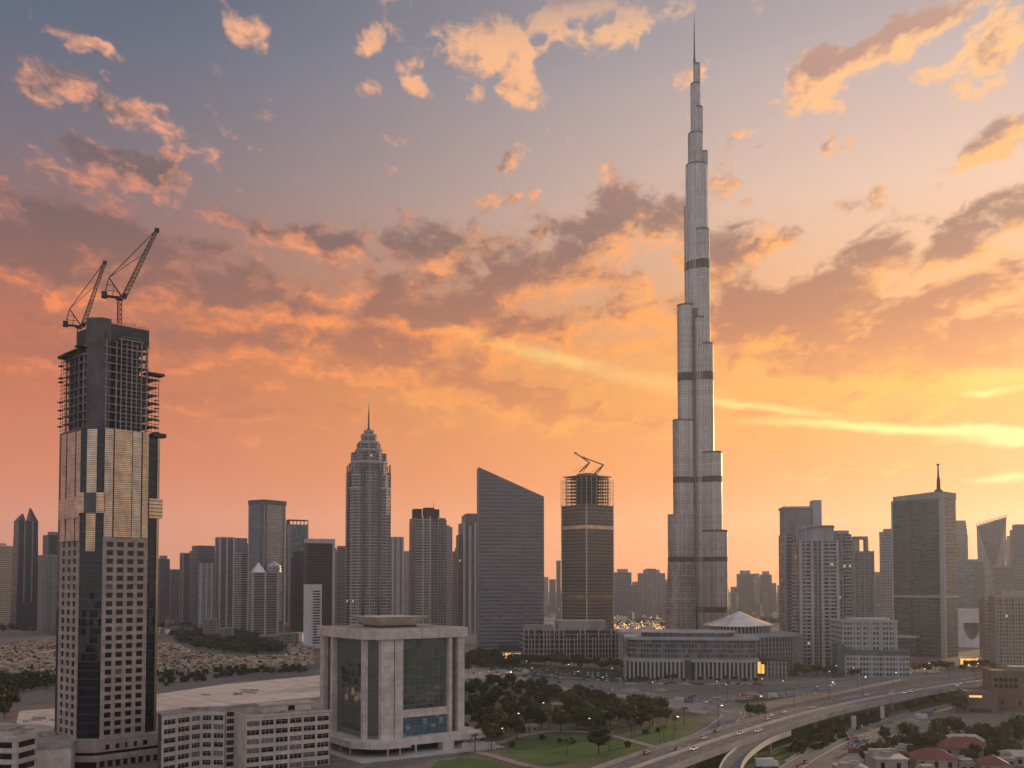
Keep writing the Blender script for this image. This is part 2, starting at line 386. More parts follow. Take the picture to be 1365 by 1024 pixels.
M = {}
M['conc'] = mk('concrete', (.25, .23, .21), .9, var=.3)
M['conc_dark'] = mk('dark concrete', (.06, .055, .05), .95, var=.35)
M['conc_light'] = mk('pale concrete', (.42, .39, .35), .85, var=.2)
M['stone'] = mk('beige stone', (.36, .30, .25), .75, var=.18, fine=.6)
M['white'] = mk('white paint', (.55, .51, .47), .7, var=.15)
M['steel'] = mk('dark steel', (.05, .048, .05), .5, .5)
M['crane'] = mk('weathered crane paint', (.07, .048, .036), .6, .2)
M['glass'] = mk('dark glass', (.014, .02, .024), .08, .15, var=.4, spec=.8)
M['glass2'] = mk('grey glass', (.035, .04, .042), .12, .5, var=.3, spec=.8)
M['pane'] = mk('window pane', (.012, .012, .013), .14, 0., var=.5, spec=.4, rand=.4)
M['pane_blind'] = mk('window with a blind', (.16, .145, .13), .4, 0., var=.2, rand=.4)
M['roof'] = mk('roof felt', (.32, .275, .23), .95, var=.35, scale=.15, fine=.5)
M['roof_pale'] = mk('pale roof sheet', (.56, .46, .375), .85, var=.18, scale=.03, fine=.1)
joints(M['roof_pale'], 0, 2.4, .8)
M['asphalt'] = ground_mat('asphalt', (.135, .125, .118), (.20, .185, .17), .02, .3, .85)
M['line'] = mk('road paint', (.6, .56, .5), .8, var=.2, fine=1.)
M['lamp'] = mk('lamp glass', (.8, .8, .7), .4, emit=(1., .78, .5), es=6.)
M['headlight'] = mk('headlight', (.9, .9, .85), .3, emit=(1., .88, .7), es=2.2)
M['taillight'] = mk('tail light', (.5, .02, .01), .3, emit=(1., .08, .03), es=2.)
M['gold'] = mk('brass louvres and glint band', (.62, .43, .26), .28, .8, var=.25, scale=.2)
M['bronze'] = mk('bronze glazing', (.36, .25, .15), .22, .75, var=.3)

# ------------------------------------------------------------------ ground, roads, park
def sheet(name, pts, z, mat, kind='structure', label=None, cat=None, thick=None):
    P = [gnd(x, y, z) for x, y in pts]
    tri = tessellate_polygon([[Vector((p.x, p.y, 0)) for p in P]])
    mb = MB()
    if thick:
        mb.prism([(p.x, p.y) for p in P], z-thick, z)
    else: mb.add(P, tri)
    o = mb.build(name, mat)
    if not thick:
        for f in o.data.polygons:
            if f.normal.z < 0: f.flip()
    return tag(o, label, cat, None, kind)
def catmull(pts, n=8):
    pts = [Vector(p) for p in pts]; P = [pts[0]*2-pts[1]]+pts+[pts[-1]*2-pts[-2]]; out = []
    for i in range(1, len(P)-2):
        a, b, c, d = P[i-1:i+3]
        for k in range(n):
            t = k/n; out.append(.5*((2*b)+(c-a)*t+(2*a-5*b+4*c-d)*t*t+(3*b-a-3*c+d)*t**3))
    out.append(pts[-1]); return out
def offset(path, o):
    r = []
    for i, p in enumerate(path):
        t = path[min(i+1, len(path)-1)]-path[max(i-1, 0)]; t.z = 0; t.normalize(); r.append(p+Vector((t.y, -t.x, 0))*o)
    return r
def strip(mb, path, a, b, dz=0.):
    A, B = offset(path, a), offset(path, b); n = len(mb.v)
    mb.v += [tuple(p+Vector((0, 0, dz))) for p in A]+[tuple(p+Vector((0, 0, dz))) for p in B]; k = len(A)
    mb.f += [(n+i, n+i+1, n+k+i+1, n+k+i) for i in range(k-1)]
def solid(mb, path, a, b, z0, z1):
    A, B = offset(path, a), offset(path, b); n = len(mb.v); k = len(A)
    for dz in (z0, z1): mb.v += [tuple(p+Vector((0, 0, dz))) for p in A]+[tuple(p+Vector((0, 0, dz))) for p in B]
    for i in range(k-1):
        a0, a1, b0, b1 = n+i, n+i+1, n+k+i, n+k+i+1; t = 2*k
        mb.f += [(a0, a1, b1, b0), (a0+t, b0+t, b1+t, a1+t), (a0, a0+t, a1+t, a1), (b0, b1, b1+t, b0+t)]
    for i in (0, k-1): mb.f.append((n+i, n+k+i, n+k+i+2*k, n+i+2*k))
def dashes(mb, path, o, w, on, gap, dz):
    acc = 0
    for i in range(len(path)-1):
        L = (path[i+1]-path[i]).length
        if acc % (on+gap) < on: strip(mb, path[i:i+2] if i+2 <= len(path) else path, o-w/2, o+w/2, dz)
        acc += L
def resample(path, step):
    out = [path[0].copy()]; carry = 0
    for i in range(len(path)-1):
        a, b = path[i], path[i+1]; L = (b-a).length; t = step-carry
        while t <= L: out.append(a+(b-a)*t/L); t += step
        carry = L-(t-step)
    return out

M['earth'] = ground_mat('dusty ground', (.14, .115, .095), (.23, .19, .158), .009, .12, c3=(.115, .095, .08))
M['sand'] = ground_mat('pale sand', (.30, .245, .20), (.37, .30, .245), .012, .2)
M['grass'] = ground_mat('lawn grass', (.042, .095, .02), (.07, .125, .03), .06, .5, c3=(.09, .11, .04))
M['grass_dim'] = ground_mat('rough grass', (.036, .056, .02), (.06, .07, .03), .03, .4, c3=(.08, .07, .045))
M['path'] = ground_mat('pink paving', (.28, .20, .165), (.33, .245, .20), .05, .6)
M['plaza'] = ground_mat('planted park ground', (.075, .072, .042), (.17, .14, .11), .035, .5, c3=(.05, .065, .028))
g = MB(); g.add([(-9000, -900, 0), (9000, -900, 0), (9000, 11500, 0), (-9000, 11500, 0)], [(0, 1, 2, 3)]); tag(g.build('ground', M['earth']), None, None, None, 'structure')
ZS = [0.0]
def zn(): ZS[0] += .012; return ZS[0]
sheet('sand', [(560, 897), (640, 890), (690, 902), (740, 912), (860, 925), (960, 940), (940, 952), (840, 936), (700, 916), (600, 912)], zn(), M['sand'])
sheet('paving', [(600, 1024), (640, 960), (600, 925), (620, 908), (720, 918), (850, 934), (925, 950), (952, 962), (930, 985), (880, 1004), (820, 1024), (600, 1060)], zn(), M['plaza'])
sheet('lawn', [(664, 1003), (690, 991), (716, 983), (745, 980), (790, 984), (868, 993), (880, 996), (850, 1006), (805, 1014), (750, 1020), (715, 1019), (685, 1013)], zn(), M['grass'], thick=.012)
sheet('lawn', [(826, 985), (848, 974), (880, 963), (918, 954), (931, 962), (925, 972), (905, 984), (880, 992), (860, 990)], zn(), M['grass'], thick=.012)
sheet('lawn', [(560, 1036), (585, 1014), (626, 1010), (650, 1014), (690, 1024), (700, 1040), (600, 1060)], zn(), M['grass'], thick=.012)
sheet('grass_bank', [(966, 976), (985, 960), (1010, 964), (1020, 968), (985, 982), (960, 990)], zn(), M['grass_dim'])
sheet('grass_bank', [(940, 1060), (975, 1016), (1010, 990), (1060, 966), (1120, 952), (1170, 946), (1185, 952), (1150, 968), (1110, 980), (1075, 1000), (1040, 1030), (1010, 1060)], zn(), M['grass'], thick=.012)
sheet('grass_bank', [(1200, 938), (1262, 920), (1290, 925), (1262, 940), (1215, 950)], zn(), M['grass_dim'])
sheet('grass_bank', [(880, 897), (880, 905), (838, 912), (690, 900), (640, 888), (640, 880), (720, 886)], zn(), M['grass_dim'])
sheet('grass_bank', [(960, 928), (1100, 914), (1160, 905), (1170, 908), (1100, 922), (990, 938)], zn(), M['grass_dim'])
# winding park path
def ribbon(name, pts, w, mat, z, kerb=False, lines=None):
    path = resample(catmull([gnd(x, y, 0) for x, y in pts], 10), 3.)
    mb = MB(); strip(mb, path, -w/2, w/2, z); o = mb.build(name, mat); tag(o, None, None, None, 'structure')
    for f in o.data.polygons:
        if f.normal.z < 0: f.flip()
    if kerb:
        k = MB(); solid(k, path, -w/2-.35, -w/2, 0., .14); solid(k, path, w/2, w/2+.35, 0., .14); tag(k.build('kerb', M['conc_light']), None, None, None, 'structure')
    if lines:
        k = MB()
        for o_, dash in lines:
            if dash: dashes(k, path, o_, .18, 3., 6., z+.012)
            else: strip(k, path, o_-.09, o_+.09, z+.012)
        tag(k.build('road_markings', M['line']), None, None, None, 'structure')
    return path
ribbon('footpath', [(640, 1002), (664, 991), (700, 980), (740, 975), (800, 978), (850, 990), (885, 1000)], 4.5, M['path'], zn())
ribbon('footpath', [(612, 1000), (650, 1006), (700, 1020), (760, 1030)], 5., M['path'], zn())
zr = zn()
ROAD1 = ribbon('road', [(560, 905), (700, 909), (800, 919), (930, 931), (1080, 921), (1200, 902), (1330, 893), (1500, 884)], 22, M['asphalt'], zr, True, [(-10.4, 0), (10.4, 0), (-3.6, 1), (3.6, 1), (-.2, 0), (.2, 0)])
ROAD2 = ribbon('road', [(780, 1050), (860, 1016), (920, 990), (960, 968), (975, 950), (950, 938), (900, 930)], 11, M['asphalt'], zn(), True, [(-5.2, 0), (5.2, 0), (0, 1)])
ROAD3 = ribbon('road', [(1010, 1060), (1060, 1020), (1110, 992), (1150, 974), (1200, 958), (1262, 942), (1330, 925)], 8, M['asphalt'], zn(), True, [(-3.7, 0), (3.7, 0)])
ROAD4 = ribbon('road', [(640, 893), (720, 899), (830, 910), (960, 912), (1100, 906), (1250, 893)], 8, M['asphalt'], zn(), True, [(-3.7, 0), (3.7, 0)])
ROAD5 = ribbon('road', [(-60, 852), (80, 846), (230, 843), (420, 835)], 16, M['asphalt'], zn(), False, [(-7.4, 0), (7.4, 0), (0, 1)])
sheet('dirt_yard', [(1098, 1060), (1120, 1012), (1155, 990), (1195, 978), (1210, 985), (1175, 1003), (1150, 1030), (1140, 1060)], zn(), M['sand'])

# elevated highway: deck, parapets, markings and piers
vp = [(700, 1083, 9.), (850, 1023, 9.), (930, 995, 9.), (1018, 967, 9.), (1090, 947, 9.), (1180, 928, 8.5), (1262, 914, 7.5), (1330, 905, 6.), (1420, 895, 4.), (1560, 884, 1.6)]
VIA = resample(catmull([gnd(x, y, z) for x, y, z in vp], 10), 4.)
via = thing('elevated_highway', 'grey concrete elevated highway with white lane lines curving away to the right', 'overpass', VIA[0])
def loc_path(path, root): return [p-root.location for p in path]
lp = loc_path(VIA, via)
mb = MB(); solid(mb, lp, -11.5, 11.5, -1.6, 0); mb.build('deck', M['conc'], via)
mb = MB(); strip(mb, lp, -10.9, -.45, .012); strip(mb, lp, .45, 10.9, .012); mb.build('carriageway', M['asphalt'], via)
M['worn'] = ground_mat('tyre worn asphalt', (.085, .08, .076), (.13, .12, .112), .05, .5, .7)
mb = MB()
for lane in (-8.9, -5.7, -2.5, 2.5, 5.7, 8.9):
    for o_ in (-.85, .85): strip(mb, lp, lane+o_-.36, lane+o_+.36, .018)
mb.build('wheel_tracks', M['worn'], via)
for i in range(4, len(lp)-2, 8):
    for o_ in (-10.9, .45): mb = MB(); strip(mb, [lp[i], lp[i]+(lp[i+1]-lp[i])*.12], o_, o_+10.45, .021); mb.build('expansion_joint', M['steel'], via)
for o_ in (-11.5, 11.1): mb = MB(); solid(mb, lp, o_, o_+.4, .005, 1.1); mb.build('parapet', M['conc'], via)
mb = MB(); solid(mb, lp, -.3, .3, .005, .9); mb.build('median_barrier', M['conc_light'], via)
mb = MB()
for o_ in (-10.4, -.9, .9, 10.4): strip(mb, lp, o_-.16, o_+.16, .024)
for o_ in (-7.3, -4.1, 4.1, 7.3): dashes(mb, lp, o_, .2, 4, 8, .024)
mb.build('lane_markings', M['line'], via)
for i in range(6, len(lp)-30, 9):
    p = lp[i]; t = (lp[i+1]-lp[i-1]); t.z = 0; t.normalize(); s = Vector((t.y, -t.x, 0)); mb = MB()
    mb.bar((p.x, p.y, -VIA[0].z), (p.x, p.y, p.z-2.6), 2.2, 2.2, 10); mb.bar(p-s*8+Vector((0, 0, -2.1)), p+s*8+Vector((0, 0, -2.1)), 1.8, 1.); mb.build('pier', M['conc'], via)
# curving slip ramp that drops from the highway
rp = [(968, 1062, 4.), (972, 1030, 5.5), (984, 1008, 6.8), (1012, 988, 7.6), (1045, 975, 8.2)]
RAMP = resample(catmull([gnd(x, y, z) for x, y, z in rp], 12), 3.)
ramp = thing('slip_ramp', 'narrow curved concrete ramp joining the underside edge of the elevated highway', 'ramp', RAMP[0]); lr = loc_path(RAMP, ramp)
mb = MB(); solid(mb, lr, -4, 4, -1.2, 0); mb.build('deck', M['conc_light'], ramp)
mb = MB(); strip(mb, lr, -3.5, 3.5, .012); mb.build('carriageway', M['asphalt'], ramp)
for o_ in (-4, 3.65): mb = MB(); solid(mb, lr, o_, o_+.35, .005, 1.); mb.build('parapet', M['conc_light'], ramp)
for i in range(3, len(lr)-2, 7):
    p = lr[i]; mb = MB(); mb.bar((p.x, p.y, -RAMP[0].z), (p.x, p.y, p.z-1.2), 1.6, 1.6, 10); mb.build('pier', M['conc'], ramp)

# ------------------------------------------------------------------ generic building seen at its corner
class B: pass
def bld(name, label, cat, d, px0, pxc, px1, top, th, mat, group=None, body=True, z0=0., part='wall', D=None):
    """px0..pxc is the left face, pxc..px1 the right face; th = how far the right face turns away (degrees)"""
    b = B(); k = mpp(pxc, d); b.k = k; b.d = d; b.px = pxc; b.th = R(th)
    b.W = max(4., (px1-pxc)*k/max(.12, math.cos(b.th))); b.D = D or max(4., (pxc-px0)*k/max(.12, math.sin(b.th)))
    b.H = zof(top, d)
    b.root = thing(name, label, cat, at(pxc, d, b.H*.5)*1., b.th-va(pxc), group)
    b.root.location = Vector((at(pxc, d, b.H*.5).x, d, 0))
    b.z = lambda py: zof(py, d)
    if body: MB().box(0, b.W, 0, b.D, z0, b.H).build(part, mat, b.root)
    return b
def ledges(b, z0, z1, fh, out, th, mat, name='floor_bands', x=None):
    mb = MB(); x = x or (0, b.W, 0, b.D); z = z0
    while z < z1: mb.box(x[0]-out, x[1]+out, x[2]-out, x[3]+out, z, z+th); z += fh
    return mb.build(name, mat, b.root)
def fins(b, z0, z1, sp, out, w, mat, name='fins', faces='rl', x=None):
    mb = MB(); x0, x1, y0, y1 = x or (0, b.W, 0, b.D)
    if 'r' in faces:
        n = max(1, round((x1-x0)/sp))
        for i in range(n+1): c = x0+(x1-x0-w)*i/n; mb.box(c, c+w, y0-out, y0+.3, z0, z1)
    if 'l' in faces:
        n = max(1, round((y1-y0)/sp))
        for i in range(n+1): c = y0+(y1-y0-w)*i/n; mb.box(x0-out, x0+.3, c, c+w, z0+.01, z1-.01)
    return mb.build(name, mat, b.root)
def blk(b, fx0, fx1, fy0, fy1, py, mat, name='plant_room', base=None):
    return MB().box(b.W*fx0, b.W*fx1, b.D*fy0, b.D*fy1, (b.H if base is None else base)-.02, b.z(py)).build(name, mat, b.root)
def parapet(b, h, mat, t=.5, out=.25):
    mb = MB(); W, D, H = b.W, b.D, b.H; o = out
    mb.box(-o, W+o, -o, t, H-.6, H+h); mb.box(-o, W+o, D-t, D+o, H-.6, H+h); mb.box(-o, t, t, D-t, H-.6, H+h); mb.box(W-t, W+o, t, D-t, H-.6, H+h)
    return mb.build('parapet', mat, b.root)
def mast(b, fx, fy, py, r, mat, base=None, name='mast'):
    z0 = b.H if base is None else base; z1 = b.z(py); mb = MB()
    mb.cyl(b.W*fx, b.D*fy, r, z0-.1, z0+(z1-z0)*.55, 8, r*.8); mb.cyl(b.W*fx, b.D*fy, r*.55, z0+(z1-z0)*.55, z1, 8, r*.2)
    return mb.build(name, mat, b.root)
def rooftop_units(b, n, mat, fx=(.15, .85), fy=(.15, .85), seed=1):
    rr = random.Random(seed); mb = MB()
    for i in range(n):
        x = b.W*rr.uniform(*fx); y = b.D*rr.uniform(*fy); w = rr.uniform(1, 2.6); h = rr.uniform(1., 2.6); mb.box(x-w, x+w, y-w*.6, y+w*.6, b.H-.02+i*.003, b.H+h)
    mb.each('roof_unit', mat, b.root)

# ------------------------------------------------------------------ the tall stepped spire tower
def stadium(ang_, c, r, n=14):
    dx, dy = math.sin(ang_), -math.cos(ang_); px_, py_ = -dy, dx; pts = []
    for i in range(n+1):
        a = -math.pi/2+math.pi*i/n; pts.append((dx*(c+r*math.cos(a))+px_*r*math.sin(a), dy*(c+r*math.cos(a))+py_*r*math.sin(a)))
    return pts+[(-dx*2+px_*r, -dy*2+py_*r), (-dx*2-px_*r, -dy*2-py_*r)]
def steel_skin(name, base, streak=.35):
    m, t, b = principled(name)
    tc = t.new('ShaderNodeTexCoord'); oc = tc.outputs['Object']; nr = tc.outputs['Normal']
    x, y, z = t.sep(oc)
    a = t.m('ARCTAN2', x, y)
    fl = t.m('FRACT', t.m('DIVIDE', z, 3.9)); band = t.rng(t.m('ABSOLUTE', t.m('SUBTRACT', fl, .5)), .26, .36, 0., 1.)
    vs = t.noise(t.xyz(x, y, t.m('MULTIPLY', z, .004)), .55, 3., .7)
    vb = t.noise(t.xyz(x, y, t.m('MULTIPLY', z, .03)), .09, 4., .6)
    fz = t.noise(t.xyz(0., 0., t.m('FLOOR', t.m('DIVIDE', z, 3.9))), .61, 3., .7)
    wn = t.new('ShaderNodeTexWhiteNoise'); t.put(wn.inputs['Vector'], t.xyz(t.m('FLOOR', t.m('MULTIPLY', x, .6)), t.m('FLOOR', t.m('MULTIPLY', y, .6)), t.m('FLOOR', t.m('DIVIDE', z, 3.9))))
    k = t.m('ADD', t.rng(vs, .3, .7, -.45, .45), t.rng(vb, .35, .65, -.35, .35))
    k = t.m('ADD', k, t.m('ADD', t.rng(fz, .35, .65, -.3, .3), t.m('MULTIPLY', t.m('SUBTRACT', wn.outputs['Value'], .5), .5)))
    k = t.m('SUBTRACT', k, t.m('MULTIPLY', band, .35))
    c = t.mix(t.rng(k, -.9, .9, 0., 1.), tuple(v*(1-streak*1.6) for v in base), tuple(v*(1+streak) for v in base))
    t.put(b.inputs['Base Color'], c); b.inputs['Metallic'].default_value = .7
    t.put(b.inputs['Roughness'], t.rng(k, -.8, .8, .25, .5))
    bp = t.new('ShaderNodeBump'); bp.inputs['Strength'].default_value = .5; bp.inputs['Distance'].default_value = .3
    t.put(bp.inputs['Height'], k); t.l.new(bp.outputs[0], b.inputs['Normal'])
    return m
M['skin'] = steel_skin('steel and glass skin', (.315, .285, .26), .5)
M['skin_dark'] = mk('mechanical floor louvres', (.055, .045, .04), .7, .3, var=.3)
M['skin_fin'] = mk('vertical steel fins', (.60, .575, .55), .32, .85, var=.2)
D0 = 1285.; k0 = mpp(931, D0)
st = thing('stepped_spire_tower', 'tallest tower of all, a tapering stepped steel skyscraper ending in a long needle spire', 'skyscraper', Vector((at(934, D0, 0).x, D0+30, 0)), -va(931))
D0z = D0+20
def X0(px, py):
    z = zof(py, D0z); f = D0z*math.cos(TILT)+(z-CAMH)*math.sin(TILT)
    return ((px-CX)/F*f-st.location.x)*math.cos(va(931))
bands = [(347, 359), (497, 508), (636, 644), (743, 749), (809, 816)]
def shaft(poly, py, part, smooth_edges=True, bandpoly=None, dome=0., flare=None):
    z1 = zof(py, D0z); mb = MB()
    if flare:
        zf = zof(flare[0], D0z); mb.prism(flare[1], 0, zf, poly); mb.prism(poly, zf-.01, z1)
    elif dome:
        cx = sum(p[0] for p in poly)/len(poly); cy = sum(p[1] for p in poly)/len(poly); P = poly; z = z1
        mb.prism(poly, 0, z1)
        for s_, h_ in ((.93, .35), (.78, .68), (.5, .92), (.2, 1.)):
            Q = [(cx+(x-cx)*s_, cy+(y-cy)*s_) for x, y in poly]; mb.prism(P, z, z1+dome*h_, Q); P, z = Q, z1+dome*h_
    else: mb.prism(poly, 0, z1)
    o = mb.build(part, M['skin'], st)
    # roof rim of the tier
    if not dome: MB().prism([(x*1.012, y*1.012) for x, y in poly], z1-2.2, z1+.5).build('tier_rim', M['skin_dark'], o)
    # mechanical floors wrap every tier that reaches them
    for a, c in bands:
        za, zc = zof(c, D0z), zof(a, D0z)
        if zc < z1-6: MB().prism(bandpoly, za, zc).build('mechanical_floor', M['skin_dark'], o)
    ribs = MB(); n = len(poly); per = 0.
    for i in range(n):
        p, q = Vector((*poly[i], 0)), Vector((*poly[(i+1) % n], 0)); L = (q-p).length
        if L < .2: continue
        d_ = (q-p)/L; nn = Vector((d_.y, -d_.x, 0))
        if nn.dot((p+q)/2-Vector((sum(v[0] for v in poly)/n, sum(v[1] for v in poly)/n, 0))) < 0: nn = -nn
        if nn.y > .35 or (L > 18 and abs(nn.y) < .2): continue
        u = (-per) % 1.9
        while u < L:
            c_ = p+d_*u; a0, a1 = c_-d_*.16, c_+d_*.16
            ribs.prism([(a0.x-nn.x*.2, a0.y-nn.y*.2), (a1.x-nn.x*.2, a1.y-nn.y*.2), (a1.x+nn.x*.42, a1.y+nn.y*.42), (a0.x+nn.x*.42, a0.y+nn.y*.42)], zof(flare[0], D0z)+1 if flare else 3., z1-1.)
            u += 1.9
        per += L
    if ribs.v: ribs.build('vertical_ribs', M['skin_fin'], o)
    return o
def wing(side, E, py, r, **kw):
    ang_ = side*R(58); c = max(3., (E*k0-r)/math.sin(R(58)))
    fl = kw.pop('flarepx', None)
    if fl: kw['flare'] = (fl[0], stadium(ang_, c+fl[1], r+fl[2]))
    return shaft(stadium(ang_, c, r), py, 'wing_tier', bandpoly=stadium(ang_, c, r+.45), **kw)
wing(-1, 23., 406, 10.5); wing(-1, 30., 560, 10.8); wing(-1, 37.5, 686, 11.5, dome=9., flarepx=(740, 4., 2.))
wing(1, 21.7, 306, 9.6); wing(1, 25.6, 459, 9.9); wing(1, 36., 604, 10.6); wing(1, 42.5, 708, 11.)
def tube(px0, px1, py, y, part='core_shaft', n=28):
    a, c = X0(px0, py), X0(px1, py); r = (c-a)/2; cx = (a+c)/2
    return shaft([(cx+r*math.cos(2*math.pi*i/n), y+r*math.sin(2*math.pi*i/n)) for i in range(n)], py, part, bandpoly=[(cx+(r+.45)*math.cos(2*math.pi*i/n), y+(r+.45)*math.sin(2*math.pi*i/n)) for i in range(n)])
tube(913.8, 930, 271, 4.); tube(915.6, 945, 217, 1.); tube(936, 945.2, 198, 3.); tube(919, 938.6, 174, 1.5); tube(923.6, 938.7, 139, 2.2); tube(922.4, 934.8, 107, 1.); tube(926, 935, 80, 2.)
# narrow front shaft between the two wings
cx_ = X0(936, 600)
shaft([(cx_+6.2*math.cos(2*math.pi*i/20), -13.5+5.5*math.sin(2*math.pi*i/20)) for i in range(20)], 424, 'slender_shaft', bandpoly=[(cx_+6.6*math.cos(2*math.pi*i/20), -13.5+5.9*math.sin(2*math.pi*i/20)) for i in range(20)])
# third wing, pointing away from the viewer
shaft(stadium(R(180), 18., 11.), 340, 'wing_tier', bandpoly=stadium(R(180), 18., 11.4))
mb = MB(); xs_ = X0(927.5, 74); mb.cyl(xs_, 1.4, 1.75, zof(110, D0z), zof(72, D0z), 10, 1.6); mb.cyl(xs_, 1.4, 1.25, zof(72, D0z), zof(45, D0z), 10, .8); mb.cyl(xs_, 1.4, .8, zof(45, D0z), zof(11, D0z), 8, .18)
mb.build('spire', M['steel'], st)
# continuous fins that run up the tall core
mb = MB(); a, c = X0(915.6, 217), X0(945, 217); r = (c-a)/2; cx = (a+c)/2
for i in range(40):
    t_ = 2*math.pi*i/40; mb.box(cx+r*math.cos(t_)-.16, cx+r*math.cos(t_)+.16, 1+r*math.sin(t_)-.45, 1+r*math.sin(t_)+.45, zof(400, D0z), zof(219, D0z))
mb.build('fins', M['skin_fin'], st)
MB().box(X0(930.5, 600)-2.6, X0(930.5, 600)+1.8, -15.5, -4, 9, zof(412, D0z)).build('dark_groove_panel', M['glass'], st)  # dark panel that darkens the groove between the wings
MB().prism([(-52, -30), (40, -34), (52, -8), (48, 30), (-50, 30)], 0, 9).build('podium', M['conc'], st)

# ------------------------------------------------------------------ twin-crowned stepped tower with a needle (left of centre)
M['petro'] = facade('ribbed stone tower', (.27, .25, .232), (.014, .015, .016), 3.6, 2.6, (.28, .92), (.1, .9), .7, .2, .7, groups=5, lit=.003)
M['petro_band'] = mk('tower balcony slabs', (.36, .32, .285), .8, var=.25)
D1 = 1150.; k1 = mpp(486, D1)
pt = thing('art_deco_tower', 'tall stone tower with stepped crown and thin needle, left of the slanted slab', 'skyscraper', Vector((at(486.5, D1, 100).x, D1+24, 0)), -va(486)+R(8))
def octo(h, c=.3): q = h*(1-2*c*.5); e = h; c_ = h*c; return [(-e+c_, -e), (e-c_, -e), (e, -e+c_), (e, e-c_), (e-c_, e), (-e+c_, e), (-e, e-c_), (-e, -e+c_)]
tiers = [(29.3, 652), (27.3, 635), (25, 617), (18.2, 600), (14.4, 590), (10.6, 580), (6.6, 574)]
prev = 0.
for h, py in tiers:
    hh = h*k1*.93; z1 = zof(py, D1+20)
    o = MB().prism(octo(hh, .26), max(0, prev-.5), z1).build('tier', M['petro'], pt)
    MB().prism([(x*1.03, y*1.03) for x, y in octo(hh, .26)], z1-1.6, z1+.8).build('tier_rim', M['petro_band'], o)
    prev = z1
mb = MB(); z = 14.
while z < zof(637, D1+20):
    hh = (29.3 if z < zof(653, D1+20) else 27.3)*k1*.93
    mb.prism([(x*1.018, y*1.018) for x, y in octo(hh, .26)], z, z+.9); z += 3.6
mb.build('balcony_slabs', M['petro_band'], pt)
# projecting bays, front and sides, that climb past the shoulders into the crown
for ax, (px_, py_) in enumerate(((0, -1), (-1, 0), (1, 0), (0, 1))):
    mb = MB(); hw = 8*k1; q = 29.3*k1*.93
    def rect(o_, w): return [(px_*o_+py_*w, py_*o_-px_*w), (px_*o_-py_*w, py_*o_+px_*w), (-px_*2-py_*w, -py_*2+px_*w), (-px_*2+py_*w, -py_*2-px_*w)]
    mb.prism(rect(q+2.4, hw), 0, zof(630, D1+20)); mb.prism(rect(q-3, hw*.8), zof(631, D1+20), zof(604, D1+20)); mb.prism(rect(q-10, hw*.62), zof(605, D1+20), zof(592, D1+20))
    bay = mb.build('projecting_bay', M['petro'], pt)
    m2 = MB()
    for s_ in (-1, 1): m2.box(*sorted((px_*(q+.4)+py_*s_*(hw+2.6)-1.6*(abs(py_) or .5), px_*(q+.4)+py_*s_*(hw+2.6)+1.6*(abs(py_) or .5))), *sorted((py_*(q+.4)-px_*s_*(hw+2.6)-1.6*(abs(px_) or .5), py_*(q+.4)-px_*s_*(hw+2.6)+1.6*(abs(px_) or .5))), 4, zof(620, D1+20))
    m2.build('dark_slot', M['glass'], bay)
mb = MB(); z0 = zof(574, D1+20); mb.cyl(0, 0, 3.4, z0-.5, z0+3, 10, 1.6); mb.cyl(0, 0, 1.3, z0+3, zof(552, D1+20), 8, .9); mb.cyl(0, 0, .8, zof(552, D1+20), zof(538, D1+20), 8, .15); mb.build('needle', M['steel'], pt)

# ------------------------------------------------------------------ slanted slab tower
M['slab_wall'] = facade('banded grey cladding', (.155, .152, .155), (.08, .084, .092), 4.2, 2.1, (.32, .80), (.03, .97), .55, .25, .55, wvar=.25)
M['slab_band'] = mk('slab spandrel', (.185, .18, .182), .55, .2, var=.3, scale=.05)
D2 = 1085.; b = bld('slanted_slab_tower', 'wide grey slab tower with a roof edge sloping steeply down to the right', 'skyscraper', D2, 636.5, 638, 725, 624, 4, M['slab_wall'], body=False, D=22.)
zl, zr_ = zof(623.5, D2), zof(662, D2)
MB().prism([(0, 0), (b.W, 0), (b.W, b.D), (0, b.D)], 0, 1, None, [zl, zr_, zr_, zl]).build('wall', M['slab_wall'], b.root)
mb = MB(); z = 4.; rr = random.Random(5)
while z < zl-4:
    xe = b.W if z < zr_-1 else b.W*(zl-z)/(zl-zr_)-1.
    if xe > 1: mb.box(-.25, xe+.2, -.35, b.D+.3, z, z+rr.uniform(.7, 1.3))
    z += 4.2
mb.build('spandrel_bands', M['slab_band'], b.root)
mb = MB(); mb.prism([(-.4, -.5), (b.W+.4, -.5), (b.W+.4, b.D+.5), (-.4, b.D+.5)], 0, 1, None, [zl+.8, zr_+.8, zr_+.8, zl+.8])
for i in (0, 1, 2, 3): mb.v[i] = (mb.v[i][0], mb.v[i][1], mb.v[i+4][2]-2.0)
mb.build('roof_edge', M['slab_band'], b.root)
MB().box(-.6, .6, -.6, b.D+.4, 0, zl-.5).build('end_pier', M['slab_band'], b.root)
MB().box(b.W-.5, b.W+.7, -.6, b.D+.4, 0, zr_-.5).build('end_pier', M['slab_band'], b.root)
mb = MB(); rr = random.Random(3)
for x0, x1, y0, y1 in ((.55, .95, 715, 735), (.45, .98, 765, 790), (.04, .42, 770, 792)):
    mb.box(b.W*x0, b.W*x1, -.30, .2, b.z(y1), b.z(y0))
mb.each('dark_glazing_panel', M['slab_wall'], b.root)
MB().box(b.W*.30, b.W*.82, -9, -.4, 0, 9).build('entrance_block', M['conc_dark'], b.root)

